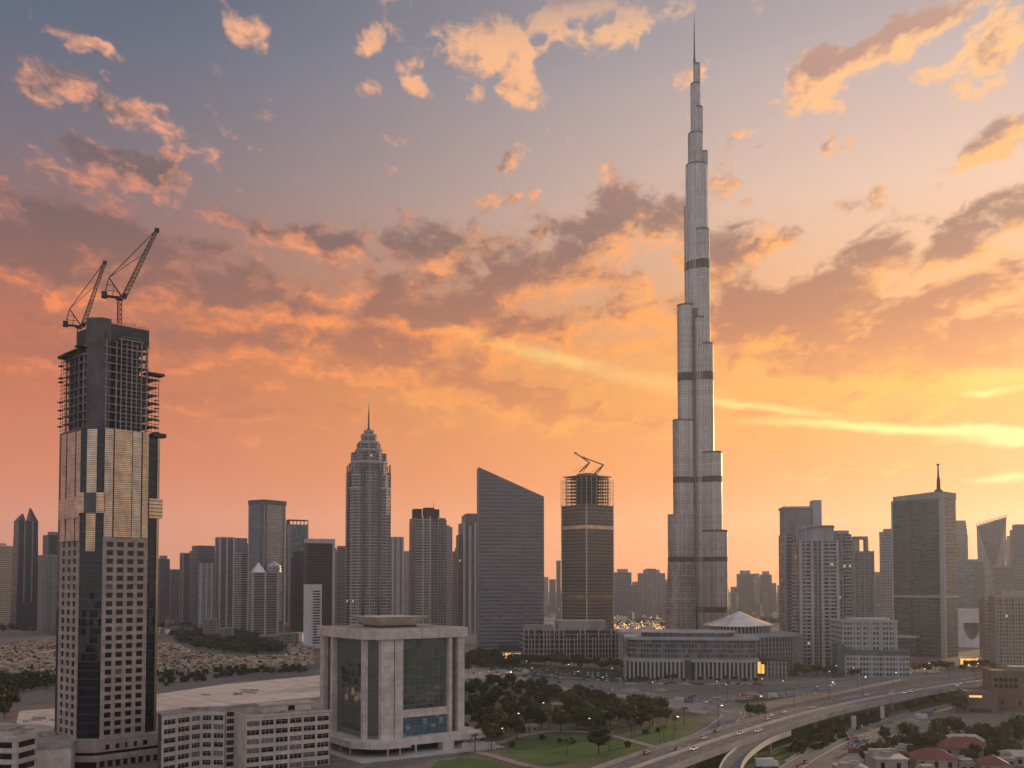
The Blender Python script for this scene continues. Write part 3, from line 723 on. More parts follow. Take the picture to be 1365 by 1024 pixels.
# ------------------------------------------------------------------ tower under construction in the middle, with its podium frame
M['brownconc'] = mk('brownish slab edges', (.26, .205, .16), .8, var=.3)
M['raw_glass'] = facade('unfinished curtain wall', (.17, .135, .105), (.03, .027, .024), 3.7, 1.9, (.22, .9), (.08, .92), .55, .22, .8, wvar=.3, metal=.4)
D3 = 1060.
b = bld('unfinished_glass_tower', 'half glazed tower under construction with open concrete floors on top', 'skyscraper', D3, 748, 782, 818.5, 672, 45, M['raw_glass'])
ledges(b, 6, b.H-8, 3.7, .3, .38, M['brownconc'])
mb = MB()
for x, y in ((-.5, -.5), (b.W-.6, -.5), (-.5, b.D-.6)): mb.box(x, x+1.1, y, y+1.1, 0, b.H+1)
mb.each('corner_trim', M['conc_light'], b.root)
MB().box(-.55, b.W+.55, -.55, b.D+.55, b.z(704.5), b.z(700)).build('gold_glint_band', M['gold'], b.root)  # gold reflections on the facade, put in as a gold coloured band
MB().box(-.5, b.W+.5, -.5, b.D+.5, b.z(798), b.z(793)).build('refuge_floor', M['bronze'], b.root)
zt = b.z(632); z = b.H; mb = MB(); i = 0
while z < zt-1:
    e = rnd.uniform(.0, 2.2); mb.box(3-e, b.W-3+e, 3-e, b.D-3+e, z, z+.5); z += 3.7; i += 1
mb.each('floor_slab', M['conc'], b.root)
mb = MB()
for fx in (.1, .28, .46, .64, .82, .9):
    for fy in (.1, .3, .5, .7, .9):
        if fx in (.1, .9) or fy in (.1, .9): mb.box(b.W*fx-.5, b.W*fx+.5, b.D*fy-.5, b.D*fy+.5, b.H-.3, zt-.6)
mb.each('column', M['conc_light'], b.root)
MB().box(b.W*.3, b.W*.7, b.D*.3, b.D*.7, b.H-.2, b.z(628)).build('lift_core', M['conc_dark'], b.root)
MB().box(1., b.W-1., 1., b.D-1., zt-.9, zt+.2).build('roof_deck', M['conc'], b.root)
mb = MB()
for i in range(17):
    f_ = i/16
    for z_ in (b.H, (b.H+zt)/2):
        pass
    mb.bar((b.W*f_, -1.2, b.H), (b.W*f_, -1.2, zt-4), .25); mb.bar((-1.2, b.D*f_, b.H), (-1.2, b.D*f_, zt-4), .25)
z = b.H+2
while z < zt-4: mb.bar((0, -1.2, z), (b.W, -1.2, z), .2); mb.bar((-1.2, 0, z), (-1.2, b.D, z), .2); z += 2.4
mb.build('scaffolding', M['steel'], b.root)
midtower = b
def luffing(name, label, base, h, jib, ang_, mastw=1.8, scale=1., yaw=0., aframe=True, group=None):
    """tower crane with a raised lattice jib: mast, slewing cab with counterweight, A-frame, jib and stay ropes"""
    r_ = thing(name, label, 'crane', base, yaw, group); s = mastw
    def lattice(p, q, w, w2, n, t, name_):
        mb = MB(); p, q = Vector(p), Vector(q); d = (q-p).normalized(); a = Vector((0, 1, 0)); c = d.cross(a).normalized()
        def cor(f): ww = (w+(w2-w)*f)/2; m_ = p+(q-p)*f; return [m_+a*ww+c*ww, m_-a*ww+c*ww, m_-a*ww-c*ww, m_+a*ww-c*ww]
        K = [cor(i/n) for i in range(n+1)]
        for i in range(n):
            for j in range(4):
                mb.bar(K[i][j], K[i+1][j], t); mb.bar(K[i][j], K[i+1][(j+1) % 4], t*.65); mb.bar(K[i+1][j], K[i+1][(j+1) % 4], t*.65)
        return mb.build(name_, M['crane'], r_)
    lattice((0, 0, 0), (0, 0, h), s, s, max(3, int(h/s/1.1)), .34*scale, 'crane_mast')
    mb = MB(); mb.cyl(0, 0, s*.95, h, h+.7*scale, 14); mb.box(-7.2*scale, 2.4*scale, -1.2*scale, 1.2*scale, h+.7*scale, h+1.3*scale); mb.build('slewing_platform', M['crane'], r_)
    mb = MB(); mb.box(-7.6*scale, -5.2*scale, -1.4*scale, 1.4*scale, h+.2*scale, h+2.8*scale); mb.build('counterweight', M['conc_dark'], r_)
    mb = MB(); mb.box(1.1*scale, 2.9*scale, 1.25*scale, 2.7*scale, h+1.3*scale, h+3.4*scale); mb.build('cab', M['conc_dark'], r_)
    mb = MB(); apex = Vector((-4.6*scale, 0, h+9.5*scale))
    for y in (-1, 1):
        mb.bar((1.0*scale, y*scale, h+1.3*scale), apex+Vector((0, y*.4*scale, 0)), .34*scale); mb.bar((-6.5*scale, y*scale, h+1.3*scale), apex+Vector((0, y*.4*scale, 0)), .34*scale)
        mb.bar((-3*scale, y*scale, h+1.3*scale), (-2.4*scale, y*.7*scale, h+6*scale), .22*scale)
    for f_ in (.3, .6): mb.bar(Vector((-6.5*scale, 0, h+1.3*scale)).lerp(apex, f_), Vector((1*scale, 0, h+1.3*scale)).lerp(apex, f_), .2*scale)
    mb.build('a_frame', M['crane'], r_)
    foot = Vector((1.8*scale, 0, h+1.4*scale)); tip = foot+Vector((math.cos(ang_)*jib, 0, math.sin(ang_)*jib))
    lattice(foot, tip, 1.9*scale, 1.2*scale, max(6, int(jib/2.0/scale)), .33*scale, 'jib')
    mb = MB(); mb.box(tip.x-.9*scale, tip.x+1.1*scale, -.9*scale, .9*scale, tip.z-.8*scale, tip.z+.9*scale); mb.build('jib_head', M['steel'], r_)
    mb = MB()
    for y in (-.5, .5): mb.bar(apex+Vector((0, y*scale, 0)), tip+Vector((0, y*scale, .4)), .2*scale); mb.bar(apex+Vector((0, y*scale, 0)), foot.lerp(tip, .62)+Vector((0, y*scale, 1.)), .11*scale)
    mb.build('stay_ropes', M['steel'], r_)
    return r_
def folded_crane(label, px, py0, pts, d, y_off):
    base = at(px, d, zof(py0, d)); r_ = thing('derrick_crane', label, 'crane', base, -va(px), 'derrick cranes on the unfinished glass tower')
    P = [at(x, d, zof(y, d))-base for x, y in pts]
    mb = MB(); mb.bar(P[0], P[1], 1.5, 1.5); mb.bar(P[0]+Vector((4, 0, 0)), P[1], .7); mb.build('crane_mast', M['steel'], r_)
    mb = MB(); mb.bar(P[1], P[2], 1.2, 1.2); mb.build('jib', M['steel'], r_)
    mb = MB(); mb.box(P[2].x-1.2, P[2].x+1.2, P[2].y-1, P[2].y+1, P[2].z-1, P[2].z+1); mb.build('jib_head', M['steel'], r_)
    mb = MB(); mb.bar(P[1], P[0]+Vector((-7, 0, 0)), .3); mb.build('stay_ropes', M['steel'], r_)
dm = D3+b.W*.5
folded_crane('small dark derrick crane bent over the left of the unfinished roof', 772, 629, [(772, 630), (786, 617), (767, 604)], dm-6, 0)
folded_crane('longer dark derrick crane bent over the right of the unfinished roof', 791, 631, [(791, 633), (804.5, 620), (778, 610)], dm+5, 0)
# open concrete podium in front
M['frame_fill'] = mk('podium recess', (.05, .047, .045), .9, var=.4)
D4 = 985.
pod = bld('podium_frame', 'low grey concrete podium under construction with rows of open columns', 'building', D4, 694, 698, 838, 838, 6, M['conc'], body=False, D=46.)
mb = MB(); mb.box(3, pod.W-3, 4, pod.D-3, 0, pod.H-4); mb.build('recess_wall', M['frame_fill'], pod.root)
mb = MB(); n = 0
for z in (0.4, 5.2, 10., 14.8, 19.6, 24.4):
    if z < pod.H: mb.box(rnd.uniform(-1, 1), pod.W*(1 if z < 20 else .94), rnd.uniform(-.6, .6), pod.D, z, z+.7)
mb.each('floor_slab', M['conc'], pod.root)
mb = MB(); x = 0.
while x < pod.W-1: mb.box(x, x+.75, .8, 1.6, 0, pod.H-rnd.choice((0, 0, 5, 9))); x += rnd.choice((3.2, 3.2, 4.6))
mb.each('column', M['conc_light'], pod.root)
MB().box(pod.W*.02, pod.W*.30, 10, 30, pod.H-2, pod.H+3).build('hoarding', M['conc'], pod.root)
MB().box(pod.W*.34, pod.W*.80, 6, 34, pod.H-1.9, pod.z(828)).build('raised_deck', M['conc'], pod.root)
mb = MB()
for i in range(26): x = pod.W*rnd.uniform(.02, .9); mb.bar((x, rnd.uniform(2, 20), pod.H-3), (x, rnd.uniform(2, 20), pod.H+rnd.uniform(2, 6)), .3)
mb.build('starter_bars', M['conc_light'], pod.root)

# ------------------------------------------------------------------ mall with the round hall, in front of the tall tower
M['mall_glass'] = facade('mall glazing', (.20, .205, .20), (.06, .072, .072), 4., 2.4, (.1, .9), (.06, .94), .5, .2, .4, wvar=.15, metal=.3)
M['mall_fin'] = mk('mall stone fins', (.34, .31, .28), .8, var=.2)
M['mall_roof'] = mk('mall roof membrane', (.33, .33, .315), .7, var=.2, scale=.05, fine=.25)
D5 = 792.; k5 = mpp(920, D5)
ml = thing('shopping_mall', 'low glazed mall with rounded corners and a row of pale stone fins at street level', 'mall', Vector((at(835, D5, 0).x, D5, 0)), -va(920)+R(4))
def rr_poly(w, d, r, n=6, x0=0., y0=0.):
    pts = []
    for cx, cy, a0 in ((w-r, r, -90), (w-r, d-r, 0), (r, d-r, 90), (r, r, 180)):
        for i in range(n+1): a = R(a0+90*i/n); pts.append((x0+cx+r*math.cos(a), y0+cy+r*math.sin(a)))
    return pts
Wm = 176*k5; zc_ = zof(880, D5); zg = zof(858, D5); zr1 = zof(852, D5)
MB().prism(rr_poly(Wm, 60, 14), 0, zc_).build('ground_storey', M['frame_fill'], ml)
MB().prism(rr_poly(Wm-2, 58, 14, 6, 1, 1), zc_-.02, zr1).build('glazed_storey', M['mall_glass'], ml)
MB().prism(rr_poly(Wm+3, 63, 15, 6, -1.5, -1.5), zc_-1.2, zc_+1.1).build('ledge', M['mall_fin'], ml)
MB().prism(rr_poly(Wm+4, 64, 16, 6, -2, -2), zr1-.6, zr1+1.2).build('roof', M['mall_roof'], ml)
MB().prism(rr_poly(Wm*.72, 34, 12, 6, Wm*.12, 14), zr1+1.1, zr1+4.5).build('roof_storey', M['mall_glass'], ml)
MB().prism(rr_poly(Wm*.76, 38, 13, 6, Wm*.10, 12), zr1+4.45, zr1+5.4).build('roof_storey_top', M['mall_roof'], ml)
n_ = 0; x = 2.
while x < Wm-2:
    if not (.44*Wm < x < .49*Wm): MB().box(x, x+1.5, -2.2, .6, 0, zc_-1.25).build('stone_fin', M['mall_fin'], ml)
    x += 3.3
for i in range(12): MB().box(-2.2, .6, 9+i*4, 10.5+i*4, 0, zc_-1.25).build('stone_fin', M['mall_fin'], ml)
mb = MB(); mb.box(.44*Wm, .49*Wm, -2.6, .5, 0, zc_+.5); mb.build('entrance_portal', M['conc_dark'], ml)
D6 = 862.; k6 = mpp(975, D6)
hall = thing('round_hall', 'grey hall with a long curved facade topped by a drum under a white tent roof', 'hall', Vector((at(996, D6, 0).x, D6+38, 0)), -va(975))
def ell(rx, ry, n=40, cx=0., cy=0.): return [(cx+rx*math.cos(2*math.pi*i/n), cy+ry*math.sin(2*math.pi*i/n)) for i in range(n)]
zb = zof(849, D6); zd = zof(835, D6)
MB().prism(ell(82, 46, 48, -26, 0), 0, zb).build('curved_wall', M['mall_glass'], hall)
MB().prism(ell(84.5, 48.5, 48, -26, 0), zb-.3, zb+2.2).build('curved_roof', M['mall_roof'], hall)
mb = MB()
for i in range(60):
    a = -math.pi*(.02+.96*i/59); x, y = -26+82.8*math.cos(a), 46.8*math.sin(a); mb.bar((x, y, 0), (x, y, zb-.4), .9, .9)
mb.build('curved_fins', M['mall_fin'], hall)
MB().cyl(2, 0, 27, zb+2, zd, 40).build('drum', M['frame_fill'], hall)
for i in range(26):
    a = -math.pi*(i+.5)/26; mb = MB(); mb.cyl(2+27.6*math.cos(a), 27.6*math.sin(a), .55, zb+2, zd, 8); mb.build('drum_column', M['conc_light'], hall)
M['tent'] = mk('white roof metal', (.74, .68, .62), .25, .7, var=.12)
mb = MB(); n = 10; zt_ = zof(816.5, D6)
for i in range(n):
    a0, a1 = 2*math.pi*i/n, 2*math.pi*(i+1)/n
    P = lambda a, r, z: (2+r*math.cos(a), r*math.sin(a), z)
    for (r0, z0), (r1, z1) in zip(((33, zd-.2), (25, zd+2.6), (13, zd+6.6)), ((25, zd+2.6), (13, zd+6.6), (1.4, zt_))):
        mb.add([P(a0, r0, z0), P(a1, r0, z0), P(a1, r1, z1), P(a0, r1, z1)], [(0, 1, 2, 3)])
mb.prism(ell(33, 33, n, 2, 0), zd-.8, zd-.1); mb.build('tent_roof', M['tent'], hall)
mb = MB(); mb.prism(ell(11, 9, 20, -46, -14), zb+2., zb+4.2, ell(3, 2.5, 20, -46, -14)); mb.build('skylight_dome', M['tent'], hall)
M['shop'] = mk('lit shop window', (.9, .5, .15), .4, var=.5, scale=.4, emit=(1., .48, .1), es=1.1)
an = thing('mall_entrance_block', 'mall entrance pavilion with glowing orange shop windows under a dark roof', 'building', Vector((at(1004, 806, 0).x, 806, 0)), -va(1020)+R(-6))
MB().box(0, 28, 0, 24, 0, zof(880, 806)).build('wall', M['mall_glass'], an); MB().box(-1, 29, -1.5, 25, zof(880, 806)-.1, zof(880, 806)+1.4).build('roof', M['conc_dark'], an)
for i in range(3): MB().box(.8+i*2.9, 3.2+i*2.9, -.15, .2, 2.4, 14-i*2).build('lit_window', M['shop'], an)
for i in range(6): MB().box(11+i*2.9, 12.+i*2.9, -1.2, .2, 0, zof(880, 806)-.2).build('stone_fin', M['mall_fin'], an)

# ------------------------------------------------------------------ right: twin apartment towers and their podium
M['apt'] = facade('pale apartment wall', (.22, .218, .215), (.016, .02, .024), 3.4, 2.7, (.14, .9), (.08, .92), .75, .14, .7, groups=4, lit=.004)
M['apt_slab'] = mk('balcony concrete', (.31, .31, .31), .8, var=.2)
def balconies(b, face, f0, f1, z0, z1, fh, out, mat, name='balcony_stack'):
    mb = MB(); z = z0
    while z < z1:
        if face == 'r': mb.box(b.W*f0, b.W*f1, -out, .2, z, z+.35); mb.box(b.W*f0, b.W*f1, -out, -out+.15, z+.35, z+1.3)
        else: mb.box(-out, .2, b.D*f0, b.D*f1, z, z+.35); mb.box(-out, -out+.15, b.D*f0, b.D*f1, z+.35, z+1.3)
        z += fh
    return mb.build(name, mat, b.root)
def piers(b, face, fs, w, out, z0, z1, mat, name='pier'):
    for f_ in fs:
        mb = MB()
        if face == 'r': mb.box(b.W*f_-w/2, b.W*f_+w/2, -out, .3, z0, z1)
        else: mb.box(-out, .3, b.D*f_-w/2, b.D*f_+w/2, z0, z1)
        mb.build(name, mat, b.root)
b = bld('apartment_tower', 'pale apartment tower with an open roof crown and a blade wall above its right side', 'apartment tower', 925, 1042, 1046, 1097, 712, 10, M['apt'], D=30.)

blk(b, .02, .80, .1, .9, 676, M['conc'], 'crown'); blk(b, .76, .99, .0, .5, 667, M['apt_slab'], 'blade_wall'); MB().box(0, b.W*.8, b.D*.05, b.D*.95, b.z(678), b.z(675)).build('crown_rim', M['apt_slab'], b.root)
piers(b, 'r', (.03, .25, .45), 2.4, .8, 0, b.H, M['apt_slab']); balconies(b, 'r', .05, .24, 8, b.H, 3.4, 1.6, M['apt_slab'])
mast(b, .06, .1, 670, .25, M['steel'], b.z(676), 'antenna')
b = bld('apartment_tower', 'shorter front apartment tower with stacked balconies between pale piers and a curved roof canopy', 'apartment tower', 885, 1058, 1066, 1118, 722, 14, M['apt'], D=26.)

blk(b, .08, .92, .1, .9, 700, M['apt_slab'], 'crown'); piers(b, 'r', (.03, .32, .58, .97), 2.6, 1.9, 0, b.H+1.5, M['apt_slab']); piers(b, 'r', (.16, .76), .8, 1.2, 20, b.z(704), M['apt_slab'])
balconies(b, 'r', .07, .30, 10, b.H-2, 3.4, 1.7, M['apt_slab']); balconies(b, 'r', .62, .94, 10, b.H-2, 3.4, 1.7, M['apt_slab']); balconies(b, 'l', .1, .9, 10, b.H-2, 3.4, 1.3, M['apt_slab'])
mb = MB(); P_ = [(b.W*(.0+.105*i), b.H+11+3.2*math.sin(i/9*math.pi*.75)) for i in range(10)]
for i in range(9): mb.bar((P_[i][0], 6, P_[i][1]), (P_[i+1][0], 6, P_[i+1][1]), 12, .5)
mb.build('roof_canopy', M['apt_slab'], b.root)
b = bld('apartment_tower', 'narrow apartment tower with lit edge, tucked behind the right of the front apartments', 'apartment tower', 960, 1112, 1116, 1136, 712, 20, M['apt'], D=24.)
blk(b, .1, .9, .1, .8, 707, M['apt_slab']); balconies(b, 'r', .5, .98, 10, b.H, 3.4, 1.4, M['apt_slab'])
M['pod_wall'] = facade('podium office wall', (.31, .31, .305), (.02, .026, .03), 4.1, 2.6, (.22, .82), (.16, .86), .7, .2, .7, groups=4, lit=.004)
D7 = 812.
b = bld('office_podium', 'pale stepped office podium of many small windows with a teal terrace roof', 'office building', D7, 1112, 1122, 1196, 829, 12, M['pod_wall'], D=42.)

MB().prism([(0, -9), (b.W+5, -9), (b.W+8, -5), (b.W+8, 4), (0, 4)], 0, b.z(872)).build('podium_storeys', M['pod_wall'], b.root)
M['teal'] = mk('teal terrace glass', (.06, .10, .10), .3, .2, var=.3)
MB().prism([(-.6, -9.6), (b.W+5.5, -9.6), (b.W+8.8, -5.4), (b.W+8.8, 4.5), (-.6, 4.5)], b.z(872)-.05, b.z(866)).build('terrace_roof', M['teal'], b.root)
MB().prism(rr_poly(b.W*.8, 26, 10, 6, b.W*.14, 6), b.H, b.H+2.6).build('roof_deck', M['mall_roof'], b.root); parapet(b, 1.2, M['apt_slab'])
piers(b, 'r', (.03, .2, .36, .52, .68, .84, .98), 1.2, .7, b.z(866), b.H, M['apt_slab'])
ledges(b, b.z(862), b.H, 4.1, .35, .5, M['apt_slab'])
MB().box(-6, .5, -9.5, 6, 0, b.z(858)).build('stair_tower', M['teal'], b.root)

# ------------------------------------------------------------------ right: dark glass office tower with a mast
M['off'] = facade('dark office glazing', (.075, .08, .088), (.06, .075, .09), 3.9, 1.7, (.18, .86), (.06, .94), .4, .16, .35, wvar=.3, metal=.6)
D8 = 1010.
b = bld('dark_office_tower', 'broad dark glass office tower with pale corner pier and a mast on its roof', 'skyscraper', D8, 1187, 1258, 1276, 664, 66, M['off'])
ledges(b, 5, b.H-3, 3.9, .22, .42, M['glass2'])
mb = MB(); mb.box(-1.2, 2.4, -1.2, 3.4, 0, b.H+5); mb.build('corner_pier', M['apt_slab'], b.root)
piers(b, 'l', (.62,), 3.0, .5, 0, b.H-2, M['glass2'], 'recess_strip'); piers(b, 'l', (.99,), 1.6, .6, 0, b.H, M['apt_slab'], 'pier')
MB().box(-.5, b.W+.5, -.5, b.D*.2, b.H-.1, b.z(655)).build('crown', M['conc'], b.root)
MB().prism([(0, b.D*.2), (b.W, b.D*.2), (b.W, b.D*.97), (0, b.D*.97)], b.H-.12, 1, None, [b.z(655), b.z(655), b.z(658), b.z(658)]).build('sloping_parapet', M['conc'], b.root)
MB().box(-.9, b.W+.6, -.8, b.D+.6, b.z(797), b.z(794)).build('belt_course', M['apt_slab'], b.root)
MB().box(-6, b.W+2, b.D*.5, b.D+4, 0, b.z(852)).build('entrance_wing', M['off'], b.root); MB().box(-7, b.W+2.5, b.D*.48, b.D+5, b.z(852)-.05, b.z(849)).build('wing_roof', M['conc_light'], b.root)
mb = MB(); z_ = b.z(655); mb.box(4, 10, 4, 10, z_-.1, z_+2.5); mb.cyl(7, 7, 2., z_+2.5, b.z(636), 10, 1.7); mb.cyl(7, 7, 1.2, b.z(636), b.z(617), 8, .8); mb.cyl(7, 7, 1.7, b.z(619), b.z(617), 8); mb.build('roof_mast', M['steel'], b.root)
mb = MB()
for i in range(5): mb.box(2, b.W-2, b.D*(.25+.12*i), b.D*(.31+.12*i), b.z(657)-.5, b.z(655.5)-i*.5)
mb.each('roof_unit', M['conc'], b.root)

# ------------------------------------------------------------------ right edge: lattice apartment block, low white arch hall, brown block
M['lattice'] = facade('balcony lattice', (.36, .30, .255), (.05, .042, .036), 3.3, 2.5, (.2, .85), (.2, .85), .8, .3, .8, lit=.004)
b = bld('lattice_apartment_block', 'beige apartment block with a regular lattice of balconies at the right edge', 'apartment block', 860, 1322, 1328, 1420, 796, 12, M['lattice'], D=24.)

ledges(b, 3, b.H, 3.3, .9, .4, M['stone'], 'balcony_slabs'); fins(b, 0, b.H, 5.2, 1.0, .8, M['stone'], 'balcony_walls', 'rl'); parapet(b, 1.2, M['stone'], out=1.2); blk(b, .1, .5, .2, .7, 788, M['stone'])
b = bld('apartment_block', 'slim beige block beside the balcony lattice block', 'apartment block', 905, 1308, 1312, 1330, 800, 12, M['lattice'], D=20.)
blk(b, .1, .9, .1, .9, 795, M['stone'], 'roof_room'); ledges(b, 3, b.H, 3.3, .4, .4, M['stone'])
aw = thing('arch_hall', 'low pale hall with a broad white arch opening beyond the dark office tower', 'hall', Vector((at(1278, 1180, 0).x, 1180, 0)), -va(1290)+R(5))
ka = mpp(1290, 1180); W_ = 36*ka; H_ = zof(812, 1180); mb = MB(); nA = 16
pts = [(0, 0), (0, H_), (W_, H_), (W_, 0)]
arch = [(W_*.5+W_*.30*math.cos(math.pi*i/nA), H_*.62-H_*.42*math.sin(math.pi*i/nA)) for i in range(nA+1)]
mb = MB(); mb.box(0, W_, 0, 18, 0, H_*.16); mb.box(0, W_*.19, 0, 18, H_*.16, H_); mb.box(W_*.81, W_, 0, 18, H_*.16, H_); mb.box(W_*.19, W_*.81, 0, 18, H_*.64, H_); mb.build('wall', M['white'], aw)
mb = MB()
for i in range(nA): mb.prism([(arch[i][0], 0), (arch[i+1][0], 0), (arch[i+1][0], 16), (arch[i][0], 16)], H_*.16, 1, None, [arch[i][1], arch[i+1][1], arch[i+1][1], arch[i][1]])
mb.build('arch_bowl', M['white'], aw)
MB().box(W_*.19, W_*.81, 12, 14, H_*.16, H_*.64).build('back_wall', M['conc'], aw)
gc = thing('lit_canopy', 'small low canopy glowing golden at the foot of the dark office tower', 'canopy', Vector((at(1278, 905, 0).x, 905, 0)), -va(1280))
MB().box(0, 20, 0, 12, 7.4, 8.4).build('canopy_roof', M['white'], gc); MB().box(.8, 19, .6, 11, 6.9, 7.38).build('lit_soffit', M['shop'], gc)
for x, y in ((.6, .6), (19, .6), (.6, 11), (19, 11)): MB().cyl(x, y, .35, 0, 7.4, 8).build('post', M['conc_light'], gc)
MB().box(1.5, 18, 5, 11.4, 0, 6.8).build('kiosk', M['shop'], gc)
M['brown'] = mk('brown render', (.17, .105, .08), .85, var=.22, scale=.1, fine=.4)
D9 = 585.
b = bld('brown_block', 'low brown rendered building with a few square windows at the right edge', 'building', D9, 1316, 1322, 1440, 896, 10, M['brown'], D=30.)
parapet(b, 1., M['brown'], .4, .3); blk(b, .25, .7, .3, .8, 890, M['conc'])
for j in range(2):
    for i in range(5): MB().box(b.W*(.03+.055*i)*1., b.W*(.03+.055*i)+1.9, -.08, .3, b.H-5.6-j*3.6, b.H-3.4-j*3.6).build('window', M['pane'], b.root)
for i in range(4): MB().box(b.W*(.10+.2*i), b.W*(.10+.2*i)+1.4, -.08, .3, 4, 6.6).build('window', M['pane'], b.root)
b2 = bld('brown_annex', 'flat brown annex with a lit golden window, left of the brown block', 'building', D9-6, 1284, 1288, 1330, 924, 10, M['brown'], D=26.)
parapet(b2, .8, M['brown'], .4, .25); MB().box(b2.W*.1, b2.W*.5, -.12, .2, b2.H-2.4, b2.H-1.2).build('lit_window', M['shop'], b2.root)
MB().box(b2.W*.1, b2.W*.8, -.1, .2, .2, 2.2).build('shopfront', M['frame_fill'], b2.root)
rh = bld('red_roof_house', 'small house with a red tiled roof between the offices and the canopy', 'house', 925, 1216, 1219, 1236, 884, 12, M['stone'])
M['red'] = mk('red roof tiles', (.19, .055, .045), .75, var=.3, scale=.2, fine=.8)
def hip(b, h, mat, out=1., name='roof'):
    W, D, H = b.W, b.D, b.H; m_ = min(W, D)*.45
    v = [(-out, -out, H), (W+out, -out, H), (W+out, D+out, H), (-out, D+out, H)]
    r0, r1 = ((m_, D/2, H+h), (W-m_, D/2, H+h)) if W >= D else ((W/2, m_, H+h), (W/2, D-m_, H+h))
    fs = [(0, 1, 5, 4), (1, 2, 5), (2, 3, 4, 5), (3, 0, 4), (3, 2, 1, 0)] if W >= D else [(0, 1, 4), (1, 2, 5, 4), (2, 3, 5), (3, 0, 4, 5), (3, 2, 1, 0)]
    return MB().add(v+[r0, r1], fs).build(name, mat, b.root)
rh.D = 9; hip(rh, 3., M['red'])

# ------------------------------------------------------------------ left: tall tower under construction
DL = 400.; aL = va(118); kL = mpp(118, DL); TH = R(23)
lt = thing('unfinished_stone_tower', 'very tall stone and glass tower with raw concrete floors and scaffolding above its cladding', 'skyscraper', Vector((at(112, DL, 40).x, DL, 0)), TH-aL)
zL = lambda py: zof(py, DL+6)
M['clad'] = mk('sandstone cladding', (.40, .315, .25), .7, var=.12, scale=.05, fine=.25)
joints(M['clad'], 3.55, 3.2)
def louvre(name, c1, c2, pitch=.9):
    m, t, b = principled(name); oc = t.new('ShaderNodeTexCoord').outputs['Object']; x, y, z = t.sep(oc)
    fz = t.m('FRACT', t.m('DIVIDE', z, pitch)); n = t.noise(t.xyz(t.m('MULTIPLY', x, .3), t.m('MULTIPLY', y, .3), t.m('MULTIPLY', z, .12)), .9, 5., .65)
    r = t.noise(t.xyz(0., 0., t.m('FLOOR', t.m('DIVIDE', z, pitch))), 3.7, 2., .8)
    v = t.m('MULTIPLY', t.rng(n, .3, .7, .55, 1.1), t.rng(r, .3, .7, .75, 1.1))
    c = t.mix(t.rng(fz, .72, .86), c1, c2); c = t.mix(1., c, t.xyz(v, v, v), 'MULTIPLY')
    t.put(b.inputs['Base Color'], c); b.inputs['Metallic'].default_value = .8; b.inputs['Roughness'].default_value = .3
    bp = t.new('ShaderNodeBump'); bp.inputs['Strength'].default_value = .5; bp.inputs['Distance'].default_value = .12
    t.put(bp.inputs['Height'], t.rng(fz, .65, .9, 1., 0.)); t.l.new(bp.outputs[0], b.inputs['Normal']); return m
M['louvre'] = louvre('champagne louvres', (.74, .57, .41), (.13, .10, .07))
M['louvre_bronze'] = louvre('bronze louvres', (.80, .55, .33), (.12, .08, .05), .8)
M['dark_cw'] = facade('dark blue curtain wall', (.022, .026, .032), (.010, .014, .02), 3.6, 1.6, (.12, .95), (.04, .96), .2, .08, .12, metal=.3, tilt_=.06)
cut = 6.9; FX, LY = 26.3, 26.4; NW = 32.0
zTop, zWin, zBand0, zBand1, zPod = zL(571), zL(716), zL(684), zL(657), zL(985)
MB().prism([(cut, .45), (FX, .45), (FX, 3), (NW, 3), (NW, 30), (.45, 30), (.45, cut)], 0, zTop).build('inner_wall', M['dark_cw'], lt)
# corner and right-hand curtain walls
MB().prism([(cut-.1, .25), (cut-.1, 1.2), (1.2, cut-.1), (.25, cut-.1)], zPod, zTop+.3).build('corner_glazing', M['dark_cw'], lt)
cw = Vector((cut, 0, 0)); cd = Vector((-cut, cut, 0)).normalized(); cn = Vector((-1, -1, 0)).normalized(); CL = cut*math.sqrt(2)
def corner_panel(name, f0, f1, z0, z1, out, mat):
    a, b_ = cw+cd*CL*f0, cw+cd*CL*f1
    return MB().prism([(a.x+cn.x*out, a.y+cn.y*out), (b_.x+cn.x*out, b_.y+cn.y*out), (b_.x-cn.x*.6, b_.y-cn.y*.6), (a.x-cn.x*.6, a.y-cn.y*.6)], z0, z1).build(name, mat, lt)
corner_panel('louvre_strip', .30, .72, zBand1, zTop-.5, .25, M['louvre']); corner_panel('louvre_strip', .32, .72, zL(735), zBand0, .25, M['louvre_bronze'])
for z_ in range(int(zPod)+6, int(zBand0), 4): corner_panel('floor_line', .02, .98, z_, z_+.28, .08, M['glass2'])
for f0, f1, mt in ((-.06, .27, 'louvre_bronze'), (.27, .52, 'glass2'), (.52, .80, 'glass'), (.80, 1.06, 'louvre_bronze')): corner_panel('belt_panel', f0, f1, zBand0, zBand1, .9, M[mt])
